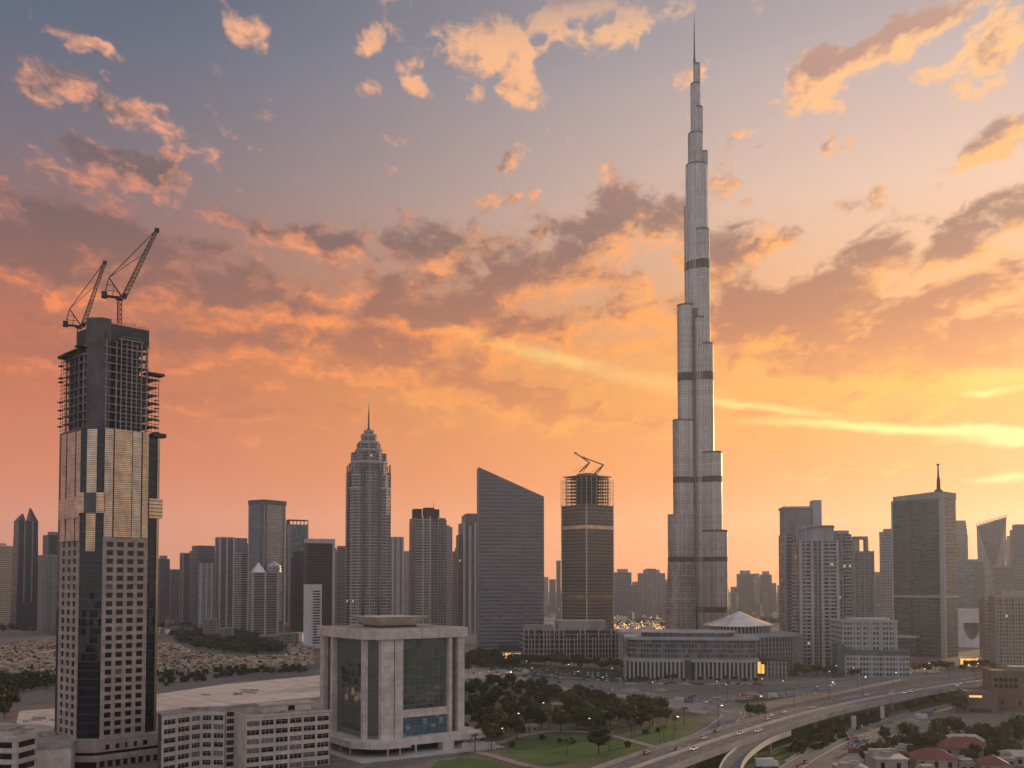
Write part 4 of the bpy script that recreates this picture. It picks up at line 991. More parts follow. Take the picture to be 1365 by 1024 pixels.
# cladding as a lattice of piers and spandrels with one pane per opening
def lattice_wall(face, a0, a1, ncol, colw, zA, zB, fh, whf):
    """face 'f' front (y=0) or 'l' left (x=0); returns openings"""
    mb = MB(); op = []
    pw = ((a1-a0)-ncol*colw)/(ncol+1)
    put = (lambda u0, u1, z0, z1: mb.box(u0, u1, 0., .6, z0, z1)) if face == 'f' else (lambda u0, u1, z0, z1: mb.box(0., .6, u0, u1, z0, z1))
    for i in range(ncol+1): u = a0+i*(pw+colw); put(u, u+pw, zA, zB)
    nf = int((zB-zA)/fh); sp = fh*(1-whf)
    for j in range(nf+1):
        z0 = zA+j*fh; z1 = min(zB, z0+sp) if j < nf else zB
        for i in range(ncol): u = a0+pw+i*(pw+colw); put(u-.002, u+colw+.002, z0, z1)
        if j < nf:
            for i in range(ncol): op.append((a0+pw+i*(pw+colw), z1, a0+pw+i*(pw+colw)+colw, z0+fh))
    mb.build('wall_cladding', M['clad'], lt); return op
opF = lattice_wall('f', cut, FX, 4, 2.75, zPod, zWin, 3.55, .60)
opL = lattice_wall('l', cut, LY, 3, 2.9, zPod, zL(722), 3.55, .62)
def pane_mesh(w, h, blind):
    mb = MB(); mb.box(0, w, 0, .06, 0, h)
    return mb.mesh('window', M['pane_blind' if blind else 'pane'])
frame_me = {}
pm = [pane_mesh(2.75, 3.55*.60, False), pane_mesh(2.75, 3.55*.60, True)]
fr = MB(); fr.box(1.33, 1.42, -.05, .0, 0, 2.13); fr.box(0, 2.75, -.05, -.001, 1.45, 1.52); fr = fr.mesh('frame', M['steel'])
for i, (u, z0, u1, z1) in enumerate(opF[:100]):
    w_ = link('window', pm[1 if rnd.random() < .05 else 0], lt, (u, .36, z0)); link('frame', fr, w_)
mb = MB()
for u, z0, u1, z1 in opF[100:]: mb.box(u, u1, .36, .42, z0, z1)
for u, z0, u1, z1 in opL: mb.box(.36, .42, u, u1, z0, z1)
mb.build('windows', M['pane'], lt)['kind'] = 'stuff'
# louvred upper storeys: front strips and left strips divided by dark joints
def strips(face, edges, z0, z1):
    for i in range(len(edges)-1):
        u0, u1 = edges[i]+.22, edges[i+1]-.22; mt = M['louvre_bronze' if i % 2 else 'louvre']; o_ = .28*(i % 2)
        if face == 'f': MB().box(u0, u1, -o_, .5, z0, z1).build('louvre_panel', mt, lt)
        else: MB().box(-o_, .5, u0, u1, z0, z1).build('louvre_panel', M['louvre'], lt)
w_ = FX-cut
strips('f', [cut, cut+w_*.21, cut+w_*.62, cut+w_*.84, FX], zWin+.05, zTop)
strips('l', [cut, cut+(LY-cut)*.24, cut+(LY-cut)*.45, cut+(LY-cut)*.72, LY], zL(721), zTop-1)
MB().box(-.75, -.3, cut, LY, zBand0-2, zBand1-2.).build('belt_panel', M['louvre'], lt)
MB().box(NW-4.5, NW+1.6, 1.6, 8, zBand0-1, zBand1-1).build('projecting_balcony', M['gold'], lt)
mb = MB()
for i in range(5): mb.box(NW-4.6, NW+1.7, 1.45, 1.6, zBand0+i*1.6, zBand0+i*1.6+.3)
mb.build('balcony_louvres', M['conc_dark'], lt)
MB().box(NW-.6, NW+.5, 2.4, 29, zPod, zTop+1).build('pier', M['bronze'], lt)
mb = MB()
for i in range(38): z_ = zPod+4+i*3.6; mb.box(FX+.05, NW-.65, 2.82, 2.99, z_, z_+.3)
mb.each('floor_line', M['glass2'], lt)
# raw structure on top
zR = [zTop+i*3.45 for i in range(13)]; zc0 = zL(455)
mb = MB()
for i, z_ in enumerate(zR):
    j = rnd.uniform(-.25, .25)
    if z_ < zL(452): mb.prism([(cut, .7+j), (FX-.3, .7+j), (FX-.3, 3), (NW-.5 if z_ < zL(490) else FX-.31, 3), (NW-.5 if z_ < zL(490) else FX-.31, 28), (.8+j, 28), (.8+j, cut)], z_, z_+.42)
mb.build('floor_slabs', M['conc'], lt)
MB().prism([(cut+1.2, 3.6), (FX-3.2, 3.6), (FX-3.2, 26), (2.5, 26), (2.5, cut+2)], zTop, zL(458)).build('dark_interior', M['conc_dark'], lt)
mb = MB()
for f_ in (.02, .26, .5, .74, .98): u = cut+(FX-cut-1)*f_; mb.box(u, u+.55, .8, 1.5, zTop, zL(452))
for f_ in (.05, .3, .55, .8, .99): u = cut+(LY-cut-1)*f_; mb.box(.9, 1.5, u, u+.5, zTop, zL(470))
mb.each('column', M['conc'], lt)
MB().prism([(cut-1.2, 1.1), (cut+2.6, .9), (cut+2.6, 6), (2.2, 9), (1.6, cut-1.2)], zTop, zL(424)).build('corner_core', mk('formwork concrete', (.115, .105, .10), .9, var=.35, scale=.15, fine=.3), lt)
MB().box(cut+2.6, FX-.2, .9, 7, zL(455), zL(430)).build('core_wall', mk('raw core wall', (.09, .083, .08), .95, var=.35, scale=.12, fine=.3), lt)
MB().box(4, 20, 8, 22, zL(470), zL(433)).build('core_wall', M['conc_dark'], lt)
mb = MB()
for i in range(26): x = cut+3+(FX-cut-3.5)*i/25; mb.bar((x, 1.1, zL(430)-.1), (x, 1.1, zL(430)+rnd.uniform(.6, 2.2)), .12)
mb.build('starter_bars', M['steel'], lt)
# climbing frame and scaffold rails in front of the raw floors
mb = MB(); z1 = zL(452)
for f_ in (.34, .58, .8): x = cut+(FX-cut)*f_; mb.bar((x, -.1, zTop), (x, -.1, zL(448)), .42)
for z_ in zR[:-1]:
    mb.bar((cut+(FX-cut)*.34, -.1, z_+1.9), (cut+(FX-cut)*.8, -.1, z_+1.9), .22)
mb.bar((cut+(FX-cut)*.28, -.1, zL(449)), (cut+(FX-cut)*.84, -.1, zL(449)), .5)
mb.build('climbing_frame', M['conc'], lt)
mb = MB(); rr = random.Random(12)
for y in [cut+i*1.9 for i in range(11)]: mb.bar((-.9, y, zTop), (-.9, y, zL(468)+rr.uniform(-2, 2)), .14)
z_ = zTop+.6
while z_ < zL(468): mb.bar((-.9, cut, z_), (-.9, LY+1, z_), .14); mb.box(-1.7, -.2, LY-1.5, LY+1.2, z_-.1, z_+.35) if rr.random() < .3 else None; z_ += 1.75
for x in [FX+.6+i*1.5 for i in range(4)]: mb.bar((x, 2.2, zTop+1), (x, 2.2, zL(489)), .14)
z_ = zTop+1
while z_ < zL(489): mb.bar((FX+.4, 2.2, z_), (NW, 2.2, z_), .14); mb.box(NW-1.6, NW+rr.uniform(-1, .8), 2, 4.5, z_, z_+.3) if rr.random() < .6 else None; z_ += 1.75
for i in range(420):
    x = rr.uniform(cut, FX); z_ = rr.choice(zR[:-1])+.45
    if rr.random() < .5: mb.bar((x, .9, z_), (x, .9, z_+3), .09)
    else: mb.bar((x, .8, z_+rr.uniform(.6, 1.2)), (min(FX, x+rr.uniform(1, 3)), .8, z_+rr.uniform(.6, 1.2)), .09)
mb.build('scaffolding', M['steel'], lt)
mb = MB(); mb.box(FX-.5, NW+1.7, 1.2, 6, zL(489), zL(487)+.4); mb.box(NW-3.4, NW+2.6, .8, 5, zL(575)+.2, zL(569)); mb.box(-1.9, 2.4, LY-6, LY+1.4, zL(470), zL(470)+1.2); mb.box(-1.2, 3, cut, cut+5, zL(456)-2, zL(456)-1.2)
mb.each('catch_platform', M['conc_dark'], lt)
# podium under the tower
zP2, zP1 = zL(985), zL(1008)
mb = MB(); mb.prism([(cut-2.4, -1.8), (FX+8, -1.8), (FX+8, 32), (-1.8, 32), (-1.8, cut-2.4)], zP1+2.0, zP2+.3); mb.build('podium_wall', M['clad'], lt)
mb = MB(); mb.prism([(cut-3., -2.6), (FX+8.6, -2.6), (FX+8.6, 33), (-2.6, 33), (-2.6, cut-3.)], zP1-1.6, zP1+.7); mb.build('podium_ledge', M['clad'], lt)
MB().prism([(cut-1.6, -.9), (FX+7.2, -.9), (FX+7.2, 31), (-.9, 31), (-.9, cut-1.6)], 0, zP1+2.2).build('podium_storey', M['dark_cw'], lt)
for i in range(9): x = cut-1.8+i*3.3; MB().box(x, x+.9, -2.2, -.85, 0, zP1-1.65).build('podium_column', M['clad'], lt)
for i in range(7): y = cut+i*3.3; MB().box(-2.2, -.85, y, y+.9, 0, zP1-1.65).build('podium_column', M['clad'], lt)
for i, x in enumerate((8.6, 12.8, 16.8, 20.6, 24.6)): MB().box(x, x+(1.6, 1.5, .9, 1.3, 2.)[i], -1.9, -1.6, zP2-4.2, zP2-2.2).build('podium_window', M['pane'], lt)
# cranes riding on it
def on_tower(px, py, ydep): p = at(px, DL+ydep, zof(py, DL+ydep)); return p
luffing('luffing_crane', 'lattice luffing crane with the longer raised jib on the unfinished stone tower', on_tower(159, 432, 14), 10.5, 33.5, R(67.5), 1.7, .95, -aL)
luffing('luffing_crane', 'smaller lower lattice luffing crane at the left shoulder of the unfinished stone tower', on_tower(105, 460, 26), 7.5, 30.5, R(74), 1.6, .85, -aL)

# ------------------------------------------------------------------ glass block office with a thick stone frame
DC = 428.; b = bld('glass_cube_office', 'squat office block of dark mirror glass held in a thick pale stone frame', 'office building', DC, 416, 493, 616, 839, 28, M['glass'], body=False)
W, D_ = 48.5, 48.5; cc = 5.6; fw = W-cc; lw = D_-cc; zr0, zr1 = b.z(853.5), b.z(839.5); z0 = b.z(988)
M['frame'] = joints(mk('pale stone frame', (.62, .525, .445), .6, var=.1, scale=.06, fine=.2), 3.0, 3.0, .75)
M['mirror'] = facade('mirror curtain wall', (.10, .11, .11), (.24, .27, .27), 4.2, 3.2, (.03, .97), (.025, .975), .2, .04, .05, metal=.85, tilt_=.035)
oct_ = lambda o: [(cc-o*.4, -o), (W+o, -o), (W+o, D_+o), (-o, D_+o), (-o, cc-o*.4)]
MB().prism([(cc, 1.6), (W-1.6, 1.6), (W-1.6, D_-1.6), (1.6, D_-1.6), (1.6, cc)], z0, zr0+.5).build('curtain_wall', M['mirror'], b.root)
MB().prism(oct_(1.7), zr0, zr1).build('roof_frame', M['frame'], b.root)
mb = MB()
for x in (W*.33, W*.52, W*.70): mb.box(x, x+.14, -1.73, -1.69, zr0+.1, zr1-.1)
for y in (D_*.42,): mb.box(-1.73, -1.69, y, y+.14, zr0+.1, zr1-.1)
mb.each('frame_joint', M['conc_dark'], b.root)
MB().prism(oct_(-.2), zr1-.02, zr1+.05).build('roof', M['roof'], b.root)
for x0, x1 in ((cc-.3, cc+fw*.14), (cc+fw*.152, cc+fw*.25), (cc+fw*.815, cc+fw*.855), (cc+fw*.93, W+.6)): MB().box(x0, x1, -.6, 2.2, z0, zr0+.02).build('frame_pier', M['frame'], b.root)
for y0, y1 in ((cc-.2, cc+1.6), (cc+lw*.69, cc+lw*.75), (cc+lw*.92, D_+.6)): MB().box(-.6, 2.2, y0, y1, z0, zr0+.02).build('frame_pier', M['frame'], b.root)
MB().box(cc+fw*.25, cc+fw*.815, .6, 2., z0+8.6, z0+12.0).build('pale_band', M['frame'], b.root)  # pale band over a blue paned one, set before the curtain wall
MB().box(cc+fw*.25, cc+fw*.815, 1.0, 1.7, z0, z0+8.6).build('blue_band', facade('blue band panes', (.10, .14, .16), (.20, .32, .40), 2.9, 2.2, (.05, .95), (.03, .97), .3, .06, .2, metal=.8), b.root)
# inverted roof pavilion
zp0, zp1 = zr1, zof(822, DC+24); rp = [(13, 13), (31, 13), (31, 31), (13, 31)]; rt = [(9, 9), (35.5, 9), (35.5, 35.5), (9, 35.5)]
MB().prism(rp, zp0-.05, zp0+1.0).build('pavilion_base', M['conc_dark'], b.root); MB().prism(rp, zp0+1.0, zp1, rt).build('roof_pavilion', M['frame'], b.root)
# skirt canopy, entrance storey and steps
MB().prism([(cc-3, -7.5), (cc+10, -9), (cc+13, -4), (W+9, -6), (W+12, 2), (W+4, D_), (-6, D_), (-7.5, cc-2), (-2, -4)], z0-3., z0).build('skirt_canopy', M['frame'], b.root)
MB().prism([(cc, 2), (W-2, 2), (W-2, D_-2), (2, D_-2), (2, cc)], 0, z0-2.9).build('entrance_storey', M['dark_cw'], b.root)
for x in (cc+1, cc+7, cc+15, W-8, W, W+8): MB().cyl(x, -4.5 if x < W else -2, .5, 0, z0-3., 10).build('canopy_column', M['conc_light'], b.root)
for y in (cc+4, cc+13, cc+22, D_-6): MB().cyl(-4.5, y, .5, 0, z0-3., 10).build('canopy_column', M['conc_light'], b.root)
MB().box(W-14, W-9, -5.5, -1, 0, z0-3.02).build('entrance_wall', M['frame'], b.root)
MB().box(W-24, W+1, -3., -2.6, z0-3.0, z0-.3+1.2).build('entrance_sign_band', M['conc_light'], b.root)
MB().prism([(-10, -12), (W+14, -14), (W+16, D_), (-12, D_)], 0, .5).build('forecourt', M['conc_light'], b.root)
cube = b
M['fence'] = mk('white hoarding panels', (.42, .38, .34), .8, var=.25, scale=.4)
fo = thing('white_hoarding', 'short pale hoarding of upright panels beside the glass cube office canopy', 'fence', gnd(633, 1000), R(10))
for i in range(9): MB().box(i*1.75-6, i*1.75-4.35, 0, .2, 0, 3.4+.2*(i % 2)).build('panel', M['fence'], fo)
MB().box(-6, 9.6, .2, .35, 2.6, 2.9).build('rail', M['steel'], fo)

# ------------------------------------------------------------------ pale office block with a curved wing (lower left)
M['off_wall'] = mk('cream render', (.54, .455, .37), .8, var=.2, scale=.1, fine=.35)
DO = 392.; b = bld('cream_office_block', 'cream six storey office block with a concave wing and square window bays', 'office building', DO, 311, 327.5, 444, 957, 17, M['off_wall'], body=False)
H = b.H; Wd = b.W; Dp = 17.; fh = 3.62
wall = MB(); panes = []
nf = 6; ncol = 6; cw_ = Wd/ncol
for i in range(ncol+1): wall.box(i*cw_-.35 if i else 0, min(Wd, i*cw_+.45), 0, .7, 0, H)
for j in range(nf+1):
    z0_ = H-j*fh; wall.box(.002, Wd-.002, .03, .69, max(0, z0_-1.55), z0_-.001) if z0_ > 1.6 else None
    if j < nf and z0_-1.55 > 2.2:
        for i in range(ncol): panes.append((i*cw_+.45, z0_-fh, (i+1)*cw_-.35, z0_-1.55))
wall.box(0, .7, .7, Dp, 0, H); wall.box(Wd-.7, Wd, .7, Dp, 0, H); wall.box(.7, Wd-.7, Dp-.7, Dp, 0, H-.05)
wall.build('wall', M['off_wall'], b.root)
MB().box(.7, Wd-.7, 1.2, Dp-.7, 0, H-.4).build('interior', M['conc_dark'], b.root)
def office_window(x0, z0_, w, h, parent, rot=0., loc=None):
    mb = MB(); mb.box(0, w, 0, .06, 0, h); wdw = mb.build('window', M['pane_blind' if rnd.random() < .15 else 'pane'], parent, loc=loc or (x0, .5, z0_)); wdw.rotation_euler.z = rot
    mb = MB(); n_ = rnd.choice((2, 3, 3)); mb.box(0, w, -.08, -.002, h*.62, h*.62+.08)
    for i in range(1, n_): mb.box(w*i/n_-.06, w*i/n_+.06, -.1, -.003, 0, h)
    mb.box(-.05, w+.05, -.35, -.004, -.18, .0); mb.build('frame', M['off_wall'], wdw)
for x0, z0_, x1, z1_ in panes: office_window(x0, z0_+.05, x1-x0, z1_-z0_-.05, b.root)
MB().box(-.3, Wd+.3, -.3, .1, H-.02, H+.9).build('parapet', M['off_wall'], b.root); MB().box(-.3, .05, .1, Dp+.3, H-.02, H+.9).build('parapet', M['off_wall'], b.root)
MB().box(.05, Wd, .1, Dp, H-.03, H+.06).build('roof', M['roof'], b.root)
mb = MB(); mb.box(Wd*.28, Wd*.86, 9, 15.5, H, H+3.2); mb.build('roof_room', M['off_wall'], b.root); MB().box(Wd*.25, Wd*.9, 8.4, 16, H+3.15, H+3.7).build('roof_room_top', M['roof_pale'], b.root)
MB().box(Wd*.58, Wd*.66, 8.9, 9.1, H+.5, H+2.6).build('roof_door', M['pane'], b.root)
mb = MB(); rr = random.Random(9)
for i in range(22): x, y, s_ = rr.uniform(1, Wd-2), rr.uniform(1, 8), rr.uniform(.4, 1.1); mb.box(x, x+s_*1.6, y, y+s_, H+.05+i*.002, H+.05+s_)
mb.each('roof_unit', M['conc'], b.root)
# link with stairwell and the concave wing to the left
MB().box(-4.2, -.02, 13.2, 16.9, 0, H+.5).build('stair_link', M['off_wall'], b.root)
mb = MB()
for j in range(8): mb.box(-3.9, -1.0, 12.9, 13.22, 1+j*2.9, 2.9+j*2.9)
mb.each('stair_window', M['glass'], b.root)
pts = [(p_*math.cos(R(17))+q_*math.sin(R(17)), -p_*math.sin(R(17))+q_*math.cos(R(17))) for p_, q_ in ((-31.5, 2.), (-26.5, 6.5), (-21.5, 11.), (-17.5, 13.8), (-13.2, 13.2), (-8.4, 11.))]
wl = MB(); Hw = H+1.4
back = [(x+1.5, y+15) for x, y in pts]
for i in range(len(pts)-1):
    p, q = Vector((*pts[i], 0)), Vector((*pts[i+1], 0)); d_ = (q-p).normalized(); n_ = Vector((d_.y, -d_.x, 0)); L = (q-p).length
    def quad(u0, u1, o0, o1, z0_, z1_): wl.prism([tuple((p+d_*u0+n_*o1)[:2]), tuple((p+d_*u1+n_*o1)[:2]), tuple((p+d_*u1+n_*o0)[:2]), tuple((p+d_*u0+n_*o0)[:2])], z0_, z1_)
    quad(0, .55, -.7, .02, 0, Hw); quad(L-.55, L, -.7, .025, 0, Hw)
    for j in range(7):
        zt_ = Hw-j*fh
        if zt_ > 1.6: quad(.5, L-.5, -.65, 0, max(0, zt_-1.6), zt_)
        if zt_-fh > 1: office_window(0, 0, L-1.1, fh-1.65, b.root, math.atan2(d_.y, d_.x), tuple(p+d_*.55-n_*.5+Vector((0, 0, zt_-fh+.02))))
wl.build('curved_wall', M['off_wall'], b.root)
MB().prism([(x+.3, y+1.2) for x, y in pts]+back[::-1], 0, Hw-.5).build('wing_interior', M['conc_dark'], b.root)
MB().prism([(x-.0, y+.1) for x, y in pts]+back[::-1], Hw-.45, Hw+.3).build('wing_roof', M['roof'], b.root)
mb = MB()
for i in range(18): p_, s_ = rr.uniform(-27, -10), rr.uniform(.5, 1.4); q_ = rr.uniform(15, 22); x, y = p_*.956+q_*.292, -p_*.292+q_*.956; mb.box(x, x+s_*1.6, y, y+s_, Hw+.28+i*.002, Hw+.3+s_*.8)
mb.each('roof_unit', M['conc'], b.root)

# ------------------------------------------------------------------ flat sheds and low blocks around them
def shed(name, label, corners, z, mat, cat='warehouse', wall='off_wall', fasc=1.2):
    P = [gnd(x, y, z) for x, y in corners]; c = sum(P, Vector())/len(P); c.z = 0
    r_ = thing(name, label, cat, c); poly = [(p.x-c.x, p.y-c.y) for p in P]
    MB().prism([(x*.985, y*.985) for x, y in poly], 0, z-.3).build('wall', M[wall], r_); MB().prism(poly, z-fasc, z).build('roof', mat, r_)
    mb = MB(); rr = random.Random(len(label)); xs = [p[0] for p in poly]; ys = [p[1] for p in poly]
    for i in range(7):
        t_ = [rr.random() for _ in poly]; s_ = sum(t_); x = sum(a*p[0] for a, p in zip(t_, poly))/s_; y = sum(a*p[1] for a, p in zip(t_, poly))/s_
        w = rr.uniform(1., 3.5); mb.box(x-w, x+w, y-.7, y+.7, z-.02+i*.004, z+rr.uniform(.4, 1.2))
    mb.each('roof_unit', M['roof'], r_); return r_
shed('flat_roof_warehouse', 'long warehouse with a pale flat roof between the cream offices and the glass cube office', [(205, 949), (205, 926), (300, 912), (428, 900), (432, 928), (330, 938)], 9., M['roof_pale'])
shed('flat_roof_warehouse', 'small pale roofed warehouse behind the left of the unfinished stone tower', [(22, 962), (26, 948), (78, 944), (92, 968), (30, 975)], 8., M['roof_pale'])
t_ = shed('banded_office', 'low office with dark strip windows behind the corner building at the lower left', [(-40, 975), (-30, 962), (60, 966), (110, 975), (96, 992), (-20, 1000)], 12., M['roof'], 'office building')
b = bld('corner_office', 'low pale office with ribbon windows and stepped roof in the bottom left corner', 'office building', 372, -30, 22, 49, 985, 55, M['off_wall'])
mb = MB()
for j in range(3):
    z_ = b.H-3.6-j*4.2; mb.box(-.08, .3, 2, b.D-2, z_, z_+2.1); mb.box(1.2, b.W-1.2, -.08, .3, z_, z_+2.1)
mb.each('ribbon_window', M['pane'], b.root); parapet(b, .9, M['off_wall']); MB().box(4, b.W, 6, b.D, b.H-.02, b.H+2.6).build('roof_storey', M['off_wall'], b.root); MB().box(3.4, b.W+.6, 5.4, b.D+.6, b.H+2.55, b.H+3.2).build('roof', M['roof'], b.root)
ledges(b, 3, b.H-1, 4.2, .5, .5, M['off_wall'])

# ------------------------------------------------------------------ the crowd of towers behind
def fac(n, *a, **k): M[n] = facade(n.replace('_', ' '), *a, **k)
fac('far_grey', (.145, .155, .17), (.034, .04, .048), 3.8, 2.6, (.2, .85), (.1, .9), .6, .25, .5)
fac('far_stone', (.22, .20, .188), (.036, .036, .038), 3.6, 3.0, (.25, .85), (.15, .85), .8, .3, .7, groups=4, lit=.003)
fac('far_dark', (.04, .048, .056), (.018, .024, .03), 3.9, 2.0, (.12, .9), (.05, .95), .35, .16, .6, metal=.5)
fac('far_pale', (.33, .31, .29), (.06, .06, .062), 3.6, 2.8, (.25, .8), (.15, .85), .8, .3, .6)
fac('far_glass', (.10, .118, .135), (.10, .125, .15), 4., 2.2, (.15, .9), (.04, .96), .4, .15, .5, metal=.5)
fac('far_band', (.28, .27, .26), (.04, .042, .045), 3.7, 9., (.35, .85), (.0, 1.), .7, .2, .4)
def tw(label, d, px0, pxc, px1, top, th, mat, kind='', cat='tower', name='office_tower', extra=None, D=None, group=None):
    b = bld(name, label, cat, d, px0, pxc, px1, top, th, M[mat], group=group, D=D)
    if 'p' in kind: parapet(b, 1.6, M['conc'])
    if 'u' in kind: blk(b, .2, .8, .2, .8, top-4.5, M['conc'])
    if 'l' in kind: ledges(b, 8, b.H-3, 3.7, .35, .8, M['conc'])
    if 'f' in kind: fins(b, 0, b.H+1, 6., .7, 1.1, M['conc_light'] if 'pale' in mat or 'stone' in mat else M['conc'])
    if 'c' in kind:                                     # open crown: posts under a roof ring
        z0, z1 = b.H, b.z(top-6.5); mb = MB()
        for i in range(6):
            mb.box(b.W*i/5-.5, b.W*i/5+.6, 0, .9, z0, z1-1.2); mb.box(0, .9, b.D*i/5-.5, b.D*i/5+.6, z0+.01, z1-1.21)
        mb.box(-.8, b.W+.8, -.8, b.D+.8, z1-1.2, z1); mb.build('open_crown', M['conc_dark'], b.root)
    if 's' in kind: MB().box(b.W*.08, b.W*.92, b.D*.08, b.D*.92, b.H-.1, b.z(top-7)).build('setback_storeys', M[mat], b.root)
    if 'b' in kind: piers(b, 'r', (.04, .5, .96), 2.6, .9, 0, b.H+1.2, M['conc_light'])
    if 'e' in kind: piers(b, 'r', (.02, .98), 3., .8, 0, b.H+1, M['conc']); piers(b, 'l', (.98,), 3., .8, 0, b.H+1, M['conc'])
    if 'm' in kind: mast(b, .5, .4, top-14, .5, M['steel'])
    if extra: extra(b)
    return b
# far left
tw('dim grey block at the extreme left edge, left of the horned tower', 1760, -30, -6, 17, 728, 40, 'far_grey', 'pu')
def horned(b):
    W, D, H = b.W, b.D, b.H
    for x0, x1, zt in ((0, .34, 684), (.62, 1., 676)):
        mb = MB(); z1 = b.z(zt); lean = .30 if x0 == 0 else .70
        mb.prism([(W*x0, 0), (W*x1, 0), (W*x1, D), (W*x0, D)], H-.1, z1, [(W*lean-.5, D*.4), (W*lean+.5, D*.4), (W*lean+.5, D*.6), (W*lean-.5, D*.6)]); mb.build('horn', M['far_dark'], b.root)
    mb = MB(); mb.prism([(-2.2, -2.2), (W+2.2, -2.2), (W+2.2, D+2.2), (-2.2, D+2.2)], 0, H*.86, [(-.2, -.2), (W+.2, -.2), (W+.2, D+.2), (-.2, D+.2)]); mb.build('flared_shaft', M['far_dark'], b.root)
    piers(b, 'r', (.3, .7), 1.6, 1.6, 0, H, M['conc'])
tw('dark tower with two horn shaped points on its roof near the left edge', 1640, 17, 24, 50, 694, 18, 'far_dark', '', extra=horned)
tw('dim grey tower close behind the left of the unfinished stone tower', 1800, 56, 64, 88, 713, 22, 'far_dark', 'u')
tw('lower reddish topped block between the horned tower and the unfinished stone tower', 1500, 50, 58, 84, 741, 22, 'far_stone', 'p')
# left cluster
tw('slim hazy block just right of the unfinished stone tower', 1750, 208, 214, 226, 745, 30, 'far_grey', 'u')
tw('low hazy block beside the slim block right of the unfinished tower', 1820, 222, 228, 243, 760, 25, 'far_glass', 'p')
tw('hazy blue tower with a flat roof, left end of the tight cluster', 1780, 240, 243, 254, 738, 25, 'far_glass', 'pe')
tw('wide hazy slab with a curved shoulder in the left cluster', 1720, 252, 262, 289, 734, 22, 'far_grey', 's')
def flare(b):
    z = b.H; MB().prism([(0, 0), (b.W, 0), (b.W, b.D), (0, b.D)], z-.1, z+5, [(-2.5, -2.5), (b.W+2.5, -2.5), (b.W+2.5, b.D+2.5), (-2.5, b.D+2.5)]).build('flared_crown', M['far_stone'], b.root)
    mast(b, .2, .2, 737, .4, M['steel'])
tw('slim pale tower with a flared crown and small antenna before the wide hazy slab', 1600, 264, 267, 283, 751, 20, 'far_pale', 'b', extra=flare)
tw('grey tower with a pale rounded edge in the middle of the left cluster', 1660, 287, 292, 312, 717, 20, 'far_grey', 'peb')
tw('grey stepped tower tucked between the rounded edge tower and the tall glass tower', 1740, 309, 313, 331, 724, 24, 'far_stone', 's')
tw('low grey slab with one dark side left of the pyramid roofed block', 1560, 312, 322, 339, 738, 30, 'far_band', 'p')
b = tw('tall grey glass tower with chamfered corner, highest of the left cluster', 1500, 330.5, 351, 381, 667, 42, 'far_glass', 'l')
MB().box(-.8, b.W+.8, -.8, b.D+.8, b.H-5, b.H+1.5).build('crown', M['glass2'], b.root); piers(b, 'r', (.03, .97), 2.2, .7, 0, b.H, M['conc_light']); piers(b, 'l', (.97,), 2.2, .7, 0, b.H, M['conc_light'])
MB().prism([(-3, 3.5), (3.5, -3), (4.5, -2), (-2, 4.5)], 0, b.H-.2).build('corner_glazing', M['glass'], b.root)
def pyramid(b):
    z = b.H; k = b.k; c = b.W*.30; h = b.z(749)-z
    MB().add([(c-9, 0, z), (c+9, 0, z), (c+9, 18, z), (c-9, 18, z), (c, 9, z+h)], [(0, 1, 4), (1, 2, 4), (2, 3, 4), (3, 0, 4), (3, 2, 1, 0)]).build('pyramid_roof', M['tent'], b.root)
    c = b.W*.9; MB().cyl(c, 12, 11, z-.1, b.z(754), 20, 10).build('round_tower', M['far_pale'], b.root); MB().cyl(c, 12, 10, b.z(754)-.05, b.z(748), 20, 2).build('dome_cap', M['conc_light'], b.root)
tw('brown banded block with a small white pyramid roof below the tall glass tower', 1400, 331, 335, 372, 763, 14, 'far_band', 'bl', extra=pyramid)
tw('grey tower with an open frame crown behind the dark glass block', 1620, 381, 385, 410, 699, 14, 'far_glass', 'ce')
tw('low dark stepped block beneath the open crown tower', 1480, 388, 393, 410, 742, 20, 'far_dark', 's')
b = tw('broad dark glass block with a pale edge frame left of the stone crown tower', 1380, 404, 409, 444, 724, 12, 'far_dark', '')
mb = MB(); mb.box(-2, b.W+2.5, -1.2, b.D*.5, b.H-.1, b.z(718)); mb.box(b.W-1, b.W+2.5, -1.2, b.D*.5, 0, b.H-.11); mb.build('edge_frame', M['conc_light'], b.root)
b = tw('small white slab block with a strip of dark windows standing before the dark glass block', 1150, 404.5, 413, 429, 780, 28, 'white', '')
mb = MB(); z = 6.
while z < b.H-8: mb.box(b.W*.25, b.W*.85, -.1, .3, z, z+1.5); z += 3.2
mb.each('window', M['pane'], b.root); parapet(b, 1., M['white'])
tw('thin hazy block left of the stone crown tower', 1700, 441, 444, 450.5, 735, 30, 'far_stone', 'u')
tw('thin grey block touching the stone crown tower on its left', 1600, 449, 452, 462, 729, 24, 'far_grey', 'p')
MB_low = thing('white_shed', 'small white shed at the foot of the dark glass block', 'shed', Vector((at(387, 1240, 0).x, 1240, 0)), 0)
MB().box(0, 15, 0, 12, 0, 14).build('wall', M['white'], MB_low); MB().box(-.6, 15.6, -.6, 12.6, 13.9, 14.8).build('roof', M['roof_pale'], MB_low)
for lab, d, p0, pc, p1, tp in (('square brown low block at the edge of the dark tree belt', 1330, 271, 274, 292, 826), ('low pink block with a flat roof right of the brown low block', 1290, 292, 295, 312, 838), ('long low pink housing row beyond the sandy houses', 1210, 345, 350, 378, 848), ('low beige housing row left of the glass cube office', 1190, 372, 376, 398, 845)):
    b = bld('low_block', lab, 'building', d, p0, pc, p1, tp, 15, M['far_stone'], D=14.); parapet(b, .8, M['stone'])
